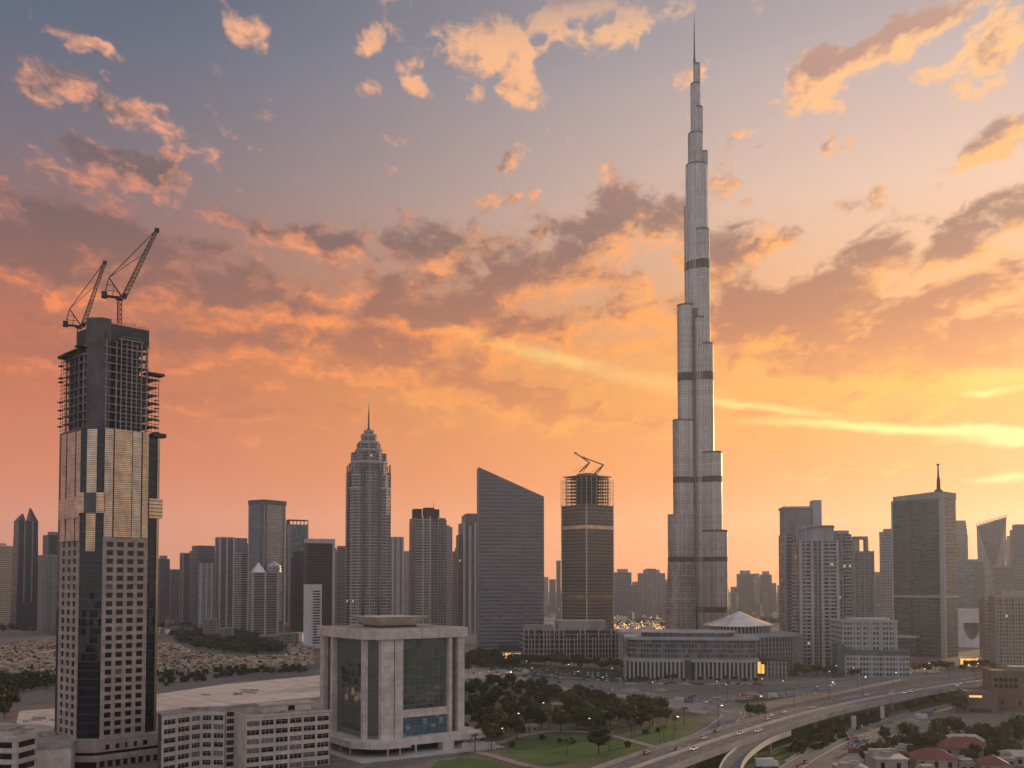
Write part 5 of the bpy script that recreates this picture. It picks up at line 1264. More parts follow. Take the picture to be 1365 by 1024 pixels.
# centre
tw('thin hazy tower right of the stone crown tower', 1650, 512, 515, 522, 725, 24, 'far_stone', 'u')
tw('slim ribbed stone tower between the stone crown tower and the three topped apartments', 1540, 520, 523, 537.5, 717, 16, 'far_stone', 'pfb')
tw('short hazy tower left of the three topped apartments', 1680, 534, 537, 546, 736, 24, 'far_pale', 'p')
fac('flat_wall', (.23, .21, .19), (.03, .032, .034), 3.4, 2.6, (.2, .85), (.12, .88), .8, .25, .8, groups=6, lit=.003)
b = tw('banded apartment tower topped by three dark plant rooms and a thin antenna', 1210, 544, 552, 594, 690, 12, 'flat_wall', 'l', name='apartment_tower', cat='apartment tower', D=30.)
blk(b, .02, .26, .1, .6, 678, M['conc_dark']); blk(b, .36, .66, .1, .6, 676, M['conc_dark']); blk(b, .68, .82, .1, .5, 678, M['conc_dark']); mast(b, .64, .1, 666, .35, M['steel'], b.z(677), 'antenna')
piers(b, 'r', (.28, .5, .78), 2., 1.2, 0, b.H+2, M['conc_light']); MB().cyl(b.W-5, 5, 7.5, 0, b.H-2, 20).build('rounded_bay', M['flat_wall'], b.root); balconies(b, 'r', .30, .48, 6, b.H, 3.4, 1.6, M['conc_light']); balconies(b, 'r', .05, .26, 6, b.H, 3.4, 1.5, M['conc_light'])
b = tw('thin pale tower peeking from behind the three topped apartments', 1400, 590, 593, 603, 704, 20, 'far_pale', 'p'); blk(b, .0, .7, .1, .8, 700, M['conc_light'])
tw('small grey block left of the plain stepped stone tower', 1480, 603, 606, 618, 735, 20, 'far_grey', 'u')
b = tw('plain stone tower with stepped left shoulder half hidden by the slanted slab tower', 1250, 612, 617, 650, 697, 12, 'far_stone', 'b', D=30.)
blk(b, .12, 1., .05, .9, 686, M['far_stone'], 'raised_block'); blk(b, .2, .9, .1, .8, 684, M['conc']); MB().box(-5, 1, 2, 20, 0, b.z(713)).build('stepped_shoulder', M['far_stone'], b.root); piers(b, 'r', (.28, .62), 3.4, 1.6, 0, b.H-4, M['conc_light']); MB().box(b.W*.66, b.W*.9, -1.2, .2, 5, b.z(738)).build('dark_window_bay', M['glass'], b.root)
MB().box(-10, b.W, -9, 4, 0, 12).build('podium', M['conc_light'], b.root)
# far, between the big ones
G = 'hazy towers on the horizon'
far = [('pale hazy block seen just right of the slanted slab tower', 2700, 722, 725, 731, 770, 'far_pale'), ('second hazy block in the gap right of the slanted slab tower', 2900, 732, 734, 741, 773, 'far_grey'), ('needle thin hazy tower just left of the unfinished glass tower', 2600, 741.5, 743, 747.5, 748, 'far_grey'),
 ('hazy tower just right of the unfinished glass tower', 2400, 818, 822, 842, 763, 'far_grey'), ('low hazy block left of the stepped spire tower pair', 2700, 840, 843, 853, 780, 'far_grey'), ('wide hazy block with a notched roof left of the stepped spire tower', 2450, 850, 856, 887, 764, 'far_stone'), ('small hazy block touching the stepped spire tower on the left', 2600, 884, 887, 895, 777, 'far_grey'),
 ('tiny hazy block right of the stepped spire tower', 2900, 974, 976, 983, 783, 'far_grey'), ('hazy tower with a raised middle right of the stepped spire tower', 2500, 982, 986, 1005, 765, 'far_grey'), ('hazy middle block of the group right of the spire tower', 2600, 1002, 1005, 1015, 769, 'far_pale'), ('hazy right hand block of the group right of the spire tower', 2500, 1013, 1016, 1029, 766, 'far_grey'), ('thin hazy block at the right end of the group right of the spire tower', 2750, 1028, 1030, 1035, 778, 'far_grey'), ('faint thin block just left of the apartment towers', 2900, 1036, 1038, 1044, 781, 'far_pale'),
 ('hazy low tower between the ribbed block and the pale slim slab', 1650, 1160, 1164, 1177, 767, 'far_stone')]
for lab, d, a, c, e, tp, mt in far:
    b = tw(lab, d, a, c, e, tp, 20, mt, 'u' if e-a > 9 else 'p', group=G)
    if e-a > 25: blk(b, .3, .62, .1, .9, tp-6, M[mt], 'raised_block')
b = tw('grey tower with a hollow roof frame behind the office podium', 1300, 1134, 1139, 1166, 735, 14, 'far_grey', 'f')
blk(b, .05, .3, .1, .8, 716, M['conc']); blk(b, .05, .72, .1, .8, 715, M['conc'], 'roof_beam', b.z(719)); blk(b, .62, .74, .1, .8, 719, M['conc'])
tw('narrow grey tower between the lit edge apartments and the hollow roof tower', 1350, 1128, 1131, 1141, 720, 18, 'far_stone', 'pb')
b = tw('pale slim slab standing directly left of the dark glass office tower', 1180, 1173, 1176, 1192, 711, 14, 'far_pale', 'p'); blk(b, .3, 1., .1, .9, 705, M['far_pale'], 'raised_block')
# right background
def taper(b): MB().prism([(0, 0), (b.W, 0), (b.W, b.D), (0, b.D)], b.H-.1, b.z(694), [(1, 1), (b.W-3, 1), (b.W-3, b.D-1), (1, b.D-1)]).build('tapered_top', M['far_pale'], b.root)
tw('hazy tapered tower rising behind the right side of the dark glass office', 1900, 1262, 1266, 1291, 716, 14, 'far_pale', '', extra=taper)
tw('hazy grey block low beside the dark glass office tower', 1600, 1270, 1276, 1304, 747, 16, 'far_glass', 'p')
tw('hazy round shouldered block between the grey block and the sail tower', 1750, 1296, 1299, 1313, 756, 16, 'far_grey', 's')
D10 = 1850.; k = mpp(1320, D10)
sl = thing('sail_tower', 'hazy tower with flaring sides and a roofline rising to the right like a sail', 'skyscraper', Vector((at(1304, D10, 0).x, D10, 0)), -va(1320))
za, zb_ = zof(701, D10), zof(690, D10); W_ = 36*k/math.cos(va(1320))
MB().prism([(3, 0), (W_-8, 0), (W_-8, 30), (3, 30)], 0, 1, [(0, 0), (W_, 0), (W_, 30), (0, 30)], [za, zb_, zb_, za]).build('wall', M['far_pale'], sl)
MB().add([(2, -.4, za-3), (W_-1, -.4, zb_-3), (W_*.55, -.4, za*.5), (2, .2, za-3), (W_-1, .2, zb_-3), (W_*.55, .2, za*.5)], [(0, 1, 2), (3, 5, 4), (0, 3, 4, 1), (1, 4, 5, 2), (2, 5, 3, 0)]).build('dark_wedge_facade', M['far_grey'], sl)
mb = MB()
for i in range(9): f_ = i/8; mb.bar((W_*f_, 1, za+(zb_-za)*f_-1), (W_*f_, 1, za+(zb_-za)*f_+3), .8)
mb.bar((0, 1, za+3), (W_, 1, zb_+3), 1.); mb.build('crown_frame', M['conc'], sl)
tw('hazy square block in front of the sail tower', 1550, 1321, 1326, 1351, 755, 14, 'far_grey', 'p')
tw('hazy thin tower right of the sail tower', 2000, 1341, 1344, 1351, 719, 18, 'far_pale', 'u')
tw('hazy broad tower cut by the right edge', 1650, 1347, 1352, 1390, 706, 14, 'far_grey', 's')

# ------------------------------------------------------------------ trees
def leaf_mat(name, c1, c2):
    m, t, b = principled(name)
    oc = t.new('ShaderNodeTexCoord').outputs['Object']; oi = t.new('ShaderNodeObjectInfo').outputs['Random']
    n = t.noise(oc, .9, 3., .6); c = t.mix(t.rng(n, .35, .65), c1, c2)
    c = t.mix(1., c, t.ramp(oi, [(0., (.65, .7, .6)), (1., (1.15, 1.05, .9))]), 'MULTIPLY')
    t.put(b.inputs['Base Color'], c); b.inputs['Roughness'].default_value = .7; b.inputs['Specular IOR Level'].default_value = .2
    return m
M['leaf'] = leaf_mat('dark leaves', (.022, .032, .013), (.052, .062, .026)); M['leaf_warm'] = leaf_mat('olive leaves', (.04, .044, .016), (.075, .072, .03))
M['bark'] = mk('bark', (.07, .052, .04), .95, var=.3, scale=1.)
def crown_mesh(seed, rx, rz, zc, nclump, nleaf, size, mat):
    rr = random.Random(seed); mb = MB(); cl = []
    while len(cl) < nclump:
        p = Vector((rr.uniform(-1, 1), rr.uniform(-1, 1), rr.uniform(-1, 1)))
        if p.length < 1 and (p.length > .35 or rr.random() < .3): cl.append((Vector((p.x*rx*.72, p.y*rx*.72, p.z*rz*.72+zc)), rx*rr.uniform(.26, .46)))
    for i in range(nleaf):
        c, r = cl[i % nclump]; d_ = Vector((rr.gauss(0, 1), rr.gauss(0, 1), rr.gauss(.25, 1))).normalized()
        p = c+d_*r*rr.uniform(.55, 1.1); p.z = max(p.z, zc-rz*.95)
        u = Vector((rr.gauss(0, 1), rr.gauss(0, 1), rr.gauss(0, 1))).cross(d_).normalized(); v = (d_*rr.uniform(-.5, .5)+u.cross(d_)).normalized()
        s_ = size*rr.uniform(.5, 1.2); mb.add([p-u*s_-v*s_*.3, p+u*s_*.1-v*s_*.7, p+u*s_+v*s_*.2, p-u*s_*.2+v*s_*.7], [(0, 1, 2, 3)])
    me = bpy.data.meshes.new('crown'); me.from_pydata(mb.v, [], mb.f); me.materials.append(mat); return me
def trunk_mesh(seed, h, r, rx):
    rr = random.Random(seed); mb = MB(); mb.cyl(0, 0, r, -.3, h, 8, r*.6)
    for i in range(5):
        a = i*1.26+rr.random(); mb.bar((0, 0, h*.8), (math.cos(a)*rx*.55, math.sin(a)*rx*.55, h+rx*rr.uniform(.3, .6)), r*.55, n=6)
    return mb.mesh('trunk', M['bark'])
TREES = []
for s_, (rx, rz, zc, tr) in enumerate([(4.6, 3.4, 6.2, 3.2), (5.2, 3.2, 6.4, 3.6), (4.0, 4.0, 6.8, 3.4), (5.6, 3.6, 6.6, 3.4), (3.6, 3.0, 5.2, 2.6)]):
    TREES.append((crown_mesh(s_+20, rx, rz, zc, 17, 1500, .52, M['leaf' if s_ != 3 else 'leaf_warm']), trunk_mesh(s_, tr, .32, rx)))
BUSH = [crown_mesh(90+i, 1.6, 1.0, .8, 8, 260, .34, M['leaf']) for i in range(2)]
def tree(px, py, h, label, group=None, kind=None, name='broadleaf_tree', z=0.):
    p = gnd(px, py, z); v = TREES[kind if kind is not None else rnd.randrange(5)]
    t_ = thing(name, label, 'tree', p, rnd.uniform(0, 6.28), group); s_ = h/10.; t_.scale = (s_*rnd.uniform(.85, 1.25), s_*rnd.uniform(.85, 1.25), s_)
    link('trunk', v[1], t_); link('crown', v[0], t_); return t_
GP = 'trees of the park between the glass cube office and the highway'
park = [(670, 925), (695, 924), (722, 931), (645, 928), (626, 932), (634, 920), (658, 918), (681, 916), (708, 919), (758, 948), (712, 962), (681, 962), (661, 983), (688, 985), (722, 972), (747, 976), (769, 973), (791, 973), (813, 969), (787, 945), (798, 940), (780, 953), (793, 958), (820, 950), (833, 955), (842, 948), (837, 970), (855, 968), (870, 968), (888, 964), (628, 962), (770, 938), (812, 940), (806, 953), (824, 962), (766, 955), (650, 976), (640, 948), (700, 948), (655, 944), (852, 957), (866, 958), (675, 976), (642, 990), (655, 994), (708, 934), (734, 938), (778, 964), (802, 966)]
for i, (x, y) in enumerate(park): tree(x, y, rnd.uniform(8.5, 14), 'dark round crowned tree among the others in the park beside the lawns', GP)
tree(878, 957, 13.5, 'round dark tree standing alone at the right end of the park, by the road', kind=0)
tree(798, 1005, 12.5, 'lone round tree standing in the middle of the big park lawn', kind=2)
def bush(px, py, s_, label, group):
    p = gnd(px, py); o = link('round_bush', BUSH[rnd.randrange(2)], None, p); o.rotation_euler.z = rnd.uniform(0, 6); o.scale = (s_,)*3; tag(o, label, 'bush', group)
for x, y, s_ in ((722, 986, 1.5), (762, 992, 1.6), (836, 996, 1.4), (745, 990, 1.2), (860, 979, 1.5), (876, 976, 1.3), (682, 996, 1.3)): bush(x, y, s_, 'clipped round bush on the edge of a park lawn', 'bushes on the park lawns')
GR = 'trees by the red roofed houses'
for x, y, h in ((1211, 990, 11), (1180, 991, 8), (1262, 986, 13), (1250, 992, 11), (1275, 985, 12), (1314, 1001, 13), (1300, 996, 11), (1356, 996, 14), (1340, 1002, 12), (1226, 1003, 10), (1246, 1004, 10), (1236, 998, 9), (1174, 1016, 9), (1160, 1008, 6), (1368, 985, 12), (1285, 1002, 9), (1216, 1016, 9), (1244, 1019, 8), (1330, 1008, 10), (1205, 1002, 8), (1300, 1016, 8), (1322, 1020, 9), (1290, 1020, 7), (1192, 1004, 7), (1348, 1014, 10), (1152, 1018, 7)): tree(x, y, h, 'bushy dark tree growing around the red and white roofs near the highway', GR)
for x, y, h in ((1276, 950, 11), (1270, 944, 10), (1282, 943, 9), (1244, 935, 6), (1256, 932, 6)): tree(x, y, h, 'dark tree in the group left of the brown annex', 'trees left of the brown annex')
GF = 'street trees along the foot of the right hand buildings'
for x in range(1046, 1365, 9): tree(x+rnd.uniform(-3, 3), 905-(x-1046)*.045+rnd.uniform(-3, 2), rnd.uniform(7, 11), 'dark street tree in the row before the apartments and offices on the right', GF)
GQ = 'dark trees before the unfinished podium'
for x in range(650, 836, 6): tree(x+rnd.uniform(-2, 2), 886+(x-650)*.035+rnd.uniform(-2.5, 2.5), rnd.uniform(8, 13), 'dark tree in the row before the unfinished podium and the slanted slab tower', GQ)
GM = 'small trees along the mall front'
for x in range(838, 1010, 12): tree(x+rnd.uniform(-3, 3), 909+rnd.uniform(-1, 2), rnd.uniform(4, 6.5), 'small street tree at the foot of the shopping mall front', GM)
tree(1012, 958, 8.5, 'low spreading dark tree behind the elevated highway edge', kind=3); tree(1000, 956, 8, 'dark bushy tree left of the low spreading tree behind the highway', kind=1)
for x, y, h in ((2, 948, 17), (12, 950, 15), (-8, 952, 18), (6, 958, 12)): tree(x, y, h, 'large dark tree clump at the left edge beyond the low offices', 'trees at the left edge')
def palm_meshes(seed):
    rr2 = random.Random(seed); h = 8.; tk = MB(); tk.cyl(0, 0, .24, -.2, h, 8, .16); fr_ = MB()
    for i in range(26):
        a = i*2.4; up = rr2.uniform(-.1, .9); L = rr2.uniform(2.4, 3.2); prev_ = Vector((0, 0, h)); w_ = .32
        for k in range(1, 6):
            f_ = k/5; p = Vector((math.cos(a)*L*f_, math.sin(a)*L*f_, h+up*L*f_-1.5*L*f_*f_*.6)); sd_ = Vector((-math.sin(a), math.cos(a), 0))*w_*(1-f_*.7); dr = Vector((0, 0, -.25*(1-f_)))
            fr_.add([prev_, p, p+sd_+dr, prev_+sd_*1.2+dr], [(0, 1, 2, 3)]); fr_.add([prev_, p, p-sd_+dr, prev_-sd_*1.2+dr], [(3, 2, 1, 0)]); prev_ = p
    me_ = bpy.data.meshes.new('fronds'); me_.from_pydata(fr_.v, [], fr_.f); me_.materials.append(M['leaf_warm']); return me_, tk.mesh('trunk', M['bark'])
PALMS = [palm_meshes(s_) for s_ in (1, 2, 3)]
def palm(px, py, h, label, group):
    v = PALMS[rnd.randrange(3)]; t_ = thing('palm_tree', label, 'palm tree', gnd(px, py), rnd.uniform(0, 6), group); t_.scale = (h/8.,)*3; link('trunk', v[1], t_); link('crown', v[0], t_)
for x, y in ((655, 1000), (668, 995), (690, 986), (706, 980), (733, 978), (816, 988), (842, 985), (885, 989), (900, 977), (912, 966), (812, 1002), (756, 1008), (866, 972), (633, 1004)): palm(x, y, rnd.uniform(6, 9), 'slender palm at the edge of a park lawn', 'palms along the park lawns')
for x in range(1060, 1200, 15): palm(x, 903-(x-1060)*.05+rnd.uniform(-1, 1), rnd.uniform(7, 10), 'palm in the row before the apartments and office podium', 'palms before the office podium')
# tree belts that read as one mass
def belt(name, label, pts, n, h0, h1, seed):
    rr = random.Random(seed); mb = MB(); P = [gnd(x, y) for x, y in pts]; tri = tessellate_polygon([[Vector((p.x, p.y, 0)) for p in P]]); ar = [((P[b]-P[a]).cross(P[c]-P[a])).length for a, b, c in tri]
    for i in range(n):
        a, b_, c = rr.choices(tri, ar)[0]; u, v = rr.random(), rr.random()
        if u+v > 1: u, v = 1-u, 1-v
        p = P[a]+(P[b_]-P[a])*u+(P[c]-P[a])*v; h = rr.uniform(h0, h1); r = h*.55
        for k in range(34):
            d_ = Vector((rr.gauss(0, 1), rr.gauss(0, 1), abs(rr.gauss(0, 1)))).normalized(); q = p+Vector((d_.x*r, d_.y*r, h*.35+d_.z*h*.6)); s_ = rr.uniform(.8, 1.9)
            a_ = Vector((rr.gauss(0, 1), rr.gauss(0, 1), rr.gauss(0, 1))).normalized(); b2_ = a_.cross(d_).normalized(); mb.add([q-a_*s_, q-b2_*s_, q+a_*s_, q+b2_*s_], [(0, 1, 2, 3)])
    me = bpy.data.meshes.new(name); me.from_pydata(mb.v, [], mb.f); me.materials.append(M['leaf']); o = link(name, me); tag(o, label, 'trees', None, 'stuff')
belt('tree_belt', 'dark green belt of trees between the sandy houses and the towers', [(226, 846), (300, 842), (345, 852), (382, 862), (372, 872), (330, 876), (270, 866), (235, 858)], 420, 6, 11, 1)
belt('tree_belt', 'low dark scrub along the near edge of the sandy houses', [(200, 905), (210, 897), (300, 893), (410, 889), (412, 896), (330, 901), (215, 915)], 90, 2, 4.5, 2)
belt('tree_belt', 'dark planting below the slanted slab tower', [(600, 880), (640, 872), (700, 876), (690, 888), (620, 892)], 120, 4, 8, 3)
belt('tree_belt', 'scattered scrub along the left hand houses', [(-20, 905), (70, 903), (72, 915), (20, 925), (-20, 920)], 90, 4, 7, 4)
belt('tree_belt', 'distant line of trees beyond the left hand road', [(-40, 838), (60, 834), (230, 832), (420, 828), (420, 833), (220, 840), (-40, 846)], 330, 6, 11, 5)
belt('tree_belt', 'distant trees between the mall and the horizon', [(820, 830), (900, 826), (1040, 826), (1040, 834), (960, 838), (820, 836)], 160, 5, 10, 6)
belt('tree_belt', 'scrub and planting around the foot of the red and white roofs', [(1150, 1006), (1200, 985), (1290, 985), (1365, 985), (1380, 1010), (1280, 1020), (1180, 1020)], 110, 2, 4, 7)

belt('shrubbery', 'dark shrubs and planting filling the park between its trees', [(614, 915), (660, 912), (720, 918), (800, 935), (880, 952), (900, 958), (826, 972), (745, 968), (690, 978), (640, 990), (610, 985)], 190, 1.4, 3.2, 11)
belt('shrubbery', 'low planting under the elevated highway and along the lower road', [(1050, 1000), (1100, 972), (1170, 952), (1190, 956), (1120, 985), (1070, 1012)], 70, 1., 2.4, 12)
belt('tree_belt', 'dark scrub scattered through the tiny sandy houses', [(-60, 868), (76, 862), (232, 866), (330, 884), (412, 872), (412, 884), (325, 892), (205, 898), (80, 900), (-60, 904)], 260, 2, 4.2, 13)
# ------------------------------------------------------------------ small sandy houses in the left middle distance
HM = [mk('mud wall %d' % i, c, .85, var=.25, scale=.3, rand=.35) for i, c in enumerate([(.36, .24, .16), (.46, .36, .26), (.13, .095, .07), (.54, .46, .37), (.42, .24, .13)])]
HP = []
for i in range(8):
    w, dp, h = rnd.uniform(2.4, 4.6), rnd.uniform(2.2, 3.8), rnd.uniform(2., 4.); mb = MB(); mb.box(-w/2, w/2, -dp/2, dp/2, 0, h)
    for x0, x1, y0, y1 in ((-w/2-.05, w/2+.05, -dp/2-.05, -dp/2+.25), (-w/2-.05, w/2+.05, dp/2-.25, dp/2+.05)): mb.box(x0, x1, y0, y1, h-.2, h+.5)
    mb.box(-w*.3, w*.05, -dp*.2, dp*.2, h-.1, h+rnd.uniform(.4, 1.6)); HP.append(mb.mesh('flat_roof_house', HM[i % 5]))
regions = [[(-60, 862), (76, 856), (80, 905), (-60, 910)], [(205, 858), (232, 860), (262, 872), (325, 880), (376, 876), (418, 866), (418, 886), (330, 893), (205, 902)], [(386, 858), (420, 852), (420, 866), (384, 872)]]
spots = []
rr = random.Random(4)
for reg in regions:
    P = [gnd(x, y) for x, y in reg]; tri = tessellate_polygon([[Vector((p.x, p.y, 0)) for p in P]]); ar = [((P[b]-P[a]).cross(P[c]-P[a])).length for a, b, c in tri]
    for i in range(int(sum(ar)/2/17)):
        a, b_, c = rr.choices(tri, ar)[0]; u, v = rr.random(), rr.random()
        if u+v > 1: u, v = 1-u, 1-v
        p = P[a]+(P[b_]-P[a])*u+(P[c]-P[a])*v; spots.append((p.length, p))
spots.sort(key=lambda s: s[0]); kept = []
cell = {}
for _, p in spots:
    k_ = (int(p.x//3.7), int(p.y//3.7))
    if k_ not in cell: cell[k_] = 1; kept.append(p)
for p in kept[:290]:
    o = link('flat_roof_house', HP[rr.randrange(8)], None, p); o.rotation_euler.z = rr.choice((.3, .34, 1.9, .25))+rr.uniform(-.1, .1); tag(o, 'tiny sandy flat roofed house in the dense quarter on the left', 'house', 'small sandy houses')
rest = {i: MB() for i in range(5)}
for p in kept[290:]:
    w, dp, h = rr.uniform(2., 4.8), rr.uniform(1.8, 4), rr.uniform(1.8, 4.2); a = rr.choice((.3, 1.9))+rr.uniform(-.15, .15); c_, s_ = math.cos(a), math.sin(a)
    rest[rr.randrange(5)].prism([(p.x+x*c_-y*s_, p.y+x*s_+y*c_) for x, y in ((-w/2, -dp/2), (w/2, -dp/2), (w/2, dp/2), (-w/2, dp/2))], 0, h)
me = MB(); idx = []
for i in range(5): idx += [i]*len(rest[i].f); me.add(rest[i].v, rest[i].f)
me = me.mesh('house_field', None)
for h_ in HM: me.materials.append(h_)
me.polygons.foreach_set('material_index', idx); tag(link('house_field', me), 'mass of tiny sandy houses filling the left middle distance', 'houses', None, 'stuff')
# low roofs towards the horizon
def sprawl(name, label, d0, d1, x0, x1, n, seed, hmax=18., mats=None):
    rr = random.Random(seed); mb = MB()
    for i in range(n):
        d = d0*(d1/d0)**rr.random(); px = rr.uniform(x0, x1); p = at(px, d, 0); w = rr.uniform(6, 26); h = 3+rr.random()**4*hmax; a = rr.uniform(0, 1.5); c_, s_ = math.cos(a), math.sin(a); dp = rr.uniform(6, 22)
        mb.prism([(p.x+x*c_-y*s_, p.y+x*s_+y*c_) for x, y in ((-w/2, -dp/2), (w/2, -dp/2), (w/2, dp/2), (-w/2, dp/2))], 0, h)
        if h > 14: mb.prism([(p.x+x*c_*.5-y*s_*.5, p.y+x*s_*.5+y*c_*.5) for x, y in ((-w/2, -dp/2), (w/2, -dp/2), (w/2, dp/2), (-w/2, dp/2))], h-.1, h+3)
    tag(mb.build(name, mats or M['far_stone']), label, 'buildings', None, 'stuff')
sprawl('distant_sprawl', 'low hazy sprawl of buildings towards the horizon', 1900, 9000, -150, 1515, 2600, 1, 62)
sprawl('distant_sprawl', 'low roofs lit by the sun beyond the unfinished glass tower', 1500, 2300, 720, 905, 330, 2, 6, HM[3])
sprawl('distant_sprawl', 'low blocks among the trees between the left cluster and the road', 1450, 2000, 60, 470, 160, 3, 16)

# ------------------------------------------------------------------ red and pale roofs, lower right
def house(label, px0, pxc, px1, base_py, h, th, roofmat, rise, group=None, D=None, flat=False, name='house'):
    d = gd(base_py); k = mpp(pxc, d); b = B(); b.k = k; b.d = d
    b.W = (px1-pxc)*k/math.cos(R(th)); b.D = D or max(6, (pxc-px0)*k/max(.15, math.sin(R(th)))); b.H = h
    b.root = thing(name, label, 'house', gnd(pxc, base_py), R(th)-va(pxc), group)
    MB().box(0, b.W, 0, b.D, 0, h).build('wall', M['stone'], b.root)
    if flat: MB().box(-.5, b.W+.5, -.5, b.D+.5, h-.05, h+.5).build('roof', roofmat, b.root); rooftop_units(b, 6, M['roof'], seed=int(px0))
    else: hip(b, rise, roofmat, 1.0)
    n = max(2, int(b.W/4.5))
    for i in range(n): MB().box(b.W*(i+.3)/n, b.W*(i+.3)/n+1.6, -.06, .2, 1., h-1.2).build('window', M['pane'], b.root)
    return b
house('low house with a long red hipped roof, left of the two red roofs', 1216, 1222, 1276, 1026, 4.5, 14, M['red'], 3.6, D=13.)
house('low house with a broad red hipped roof, right of the two red roofs', 1250, 1258, 1322, 1012, 5., 12, M['red'], 4., D=12.)
house('house with a pale grey hipped roof behind the broad red roof', 1250, 1256, 1318, 1003, 4.5, 10, M['roof_pale'], 3.4, D=10.)
house('flat white roofed house left of the red roofs, taller of the two white ones', 1160, 1168, 1210, 1030, 5.2, 16, M['roof_pale'], 0, D=16., flat=True)
house('small flat white roofed house at the bottom edge, left of the taller white one', 1118, 1124, 1162, 1046, 5, 16, M['roof_pale'], 0, D=14., flat=True)
house('small red roofed house at the bottom right corner', 1304, 1310, 1345, 1034, 4.5, 12, M['red'], 3., D=10.)
house('pale roofed kiosk row behind the trees at the right edge', 1326, 1332, 1390, 1020, 4, 10, M['roof_pale'], 2., D=9.)
house('low pink roofed park kiosk under the trees beside the glass cube office', 642, 646, 676, 966, 3.6, 10, mk('faded pink roof', (.33, .185, .14), .85, var=.2), 1.6, D=9., name='kiosk')
house('small orange roofed park kiosk between the park trees', 698, 701, 716, 976, 3., 10, mk('orange roof', (.36, .19, .10), .85, var=.2), 1.5, D=6., name='kiosk')
house('pink park pavilion standing among the trees in the middle of the park', 735, 738, 750, 951, 5., 10, mk('pink render', (.34, .20, .16), .85, var=.2), 1.5, D=6., name='kiosk')
lit = thing('site_office', 'two storey site office glowing orange at the foot of the slanted slab tower', 'site office', gnd(668, 879), -va(668)+R(-8))
MB().box(0, 21, 0, 7, 0, 6.9).build('wall', M['conc_dark'], lit)
for j in range(2):
    for i in range(6): MB().box(.6+i*3.4, 3.2+i*3.4, -.12, .2, .7+j*3.3, 3.1+j*3.3).build('lit_window', M['shop'], lit)
MB().box(-.5, 21.5, -1.2, 7.5, 6.88, 7.3).build('roof', M['roof'], lit)
tr = thing('box_truck', 'pale box truck parked on the grass below the slip ramp', 'truck', gnd(1020, 1024), R(8))
mb = MB(); mb.box(-4.6, 3.4, -1.3, 1.3, 1., 4.); mb.build('cargo_box', M['white'], tr); mb = MB(); mb.prism([(3.5, -1.2), (5.6, -1.2), (5.6, 1.2), (3.5, 1.2)], .8, 2.9, [(3.5, -1.2), (5., -1.2), (5., 1.2), (3.5, 1.2)]); mb.build('cab', M['white'], tr)
for x in (-3.4, -2.2, 4.4):
    for y in (-1.15, .85): mb = MB(); mb.bar((x, y, .5), (x, y+.32, .5), 1., n=14); mb.build('wheel', M['steel'], tr)
# ------------------------------------------------------------------ cars
def car_proto(col, name):
    paint = mk(name+' paint', col, .3, .3, var=.05, spec=.6, scale=.5)
    body = MB(); body.prism([(-2.15, -.85), (2.15, -.85), (2.2, -.5), (2.2, .5), (2.15, .85), (-2.15, .85), (-2.25, .5), (-2.25, -.5)], .35, .85); body.prism([(-2.1, -.8), (2.1, -.8), (2.1, .8), (-2.1, .8)], .845, .98, [(-2.0, -.74), (1.2, -.74), (1.2, .74), (-2.0, .74)])
    body.prism([(-1.25, -.62), (.35, -.62), (.35, .62), (-1.25, .62)], 1.40, 1.46)
    glass = MB(); glass.prism([(-1.85, -.76), (1.1, -.76), (1.1, .76), (-1.85, .76)], .97, 1.42, [(-1.3, -.62), (.4, -.62), (.4, .62), (-1.3, .62)])
    wheel = []
    for x in (-1.35, 1.35):
        for y in (-.86, .66): w_ = MB(); w_.bar((x, y, .33), (x, y+.2, .33), .66, n=12); wheel.append(('wheel', w_.mesh('wheel', M['steel'])))
    hl = MB(); hl.box(2.16, 2.24, -.74, -.42, .6, .78); hr = MB(); hr.box(2.16, 2.24, .42, .74, .6, .78)
    tl = MB(); tl.box(-2.28, -2.18, -.76, -.46, .62, .8); tr_ = MB(); tr_.box(-2.28, -2.18, .46, .76, .62, .8)
    return [('body', body.mesh('body', paint)), ('windows', glass.mesh('windows', M['glass'])), *wheel, ('headlight', hl.mesh('headlight', M['headlight'])), ('headlight', hr.mesh('headlight', M['headlight'])), ('taillight', tl.mesh('taillight', M['taillight'])), ('taillight', tr_.mesh('taillight', M['taillight']))]
CARS = [(car_proto(c, n), n) for n, c in (('white', (.62, .6, .57)), ('silver', (.33, .33, .33)), ('dark', (.03, .03, .035)), ('red', (.28, .03, .025)), ('beige', (.42, .35, .27)))]
def car(p, rz, label, group, kind=None, parked=False, slope=0.):
    parts, cn_ = CARS[kind if kind is not None else rnd.choices(range(5), (6, 4, 4, .5, 2))[0]]
    r_ = thing('car', label.replace('COL', cn_), 'car', p, rz, group+', '+cn_)
    for nm, me in parts:
        if parked and 'light' in nm: continue
        link(nm, me, r_)
rr = random.Random(21)
def along(path, step, offs, label, group, skip=.3, zadd=.0):
    P = resample(path, step)
    for i in range(1, len(P)-1):
        for o_, sgn in offs:
            if rr.random() < skip: continue
            t_ = (P[i+1]-P[i-1]).normalized(); s_ = Vector((t_.y, -t_.x, 0)); p = P[i]+s_*o_+t_*rr.uniform(-step*.35, step*.35); p.z += zadd
            if not (-80 < (p.x/p.y*F+CX) < 1440) or p.y < 380 or p.y > 980: continue
            car(p, math.atan2(t_.y*sgn, t_.x*sgn), label, group)
along(VIA, 26, ((-5.7, 1), (-9., 1), (2.6, -1), (5.8, -1), (-2.5, 1)), 'COL car driving on the elevated highway', 'cars on the elevated highway', .78, .03)
along(ROAD1, 24, ((-5.5, -1), (-8.5, -1), (5.5, 1), (2.2, 1)), 'COL car on the wide avenue before the shopping mall', 'cars on the avenue', .66, .14)
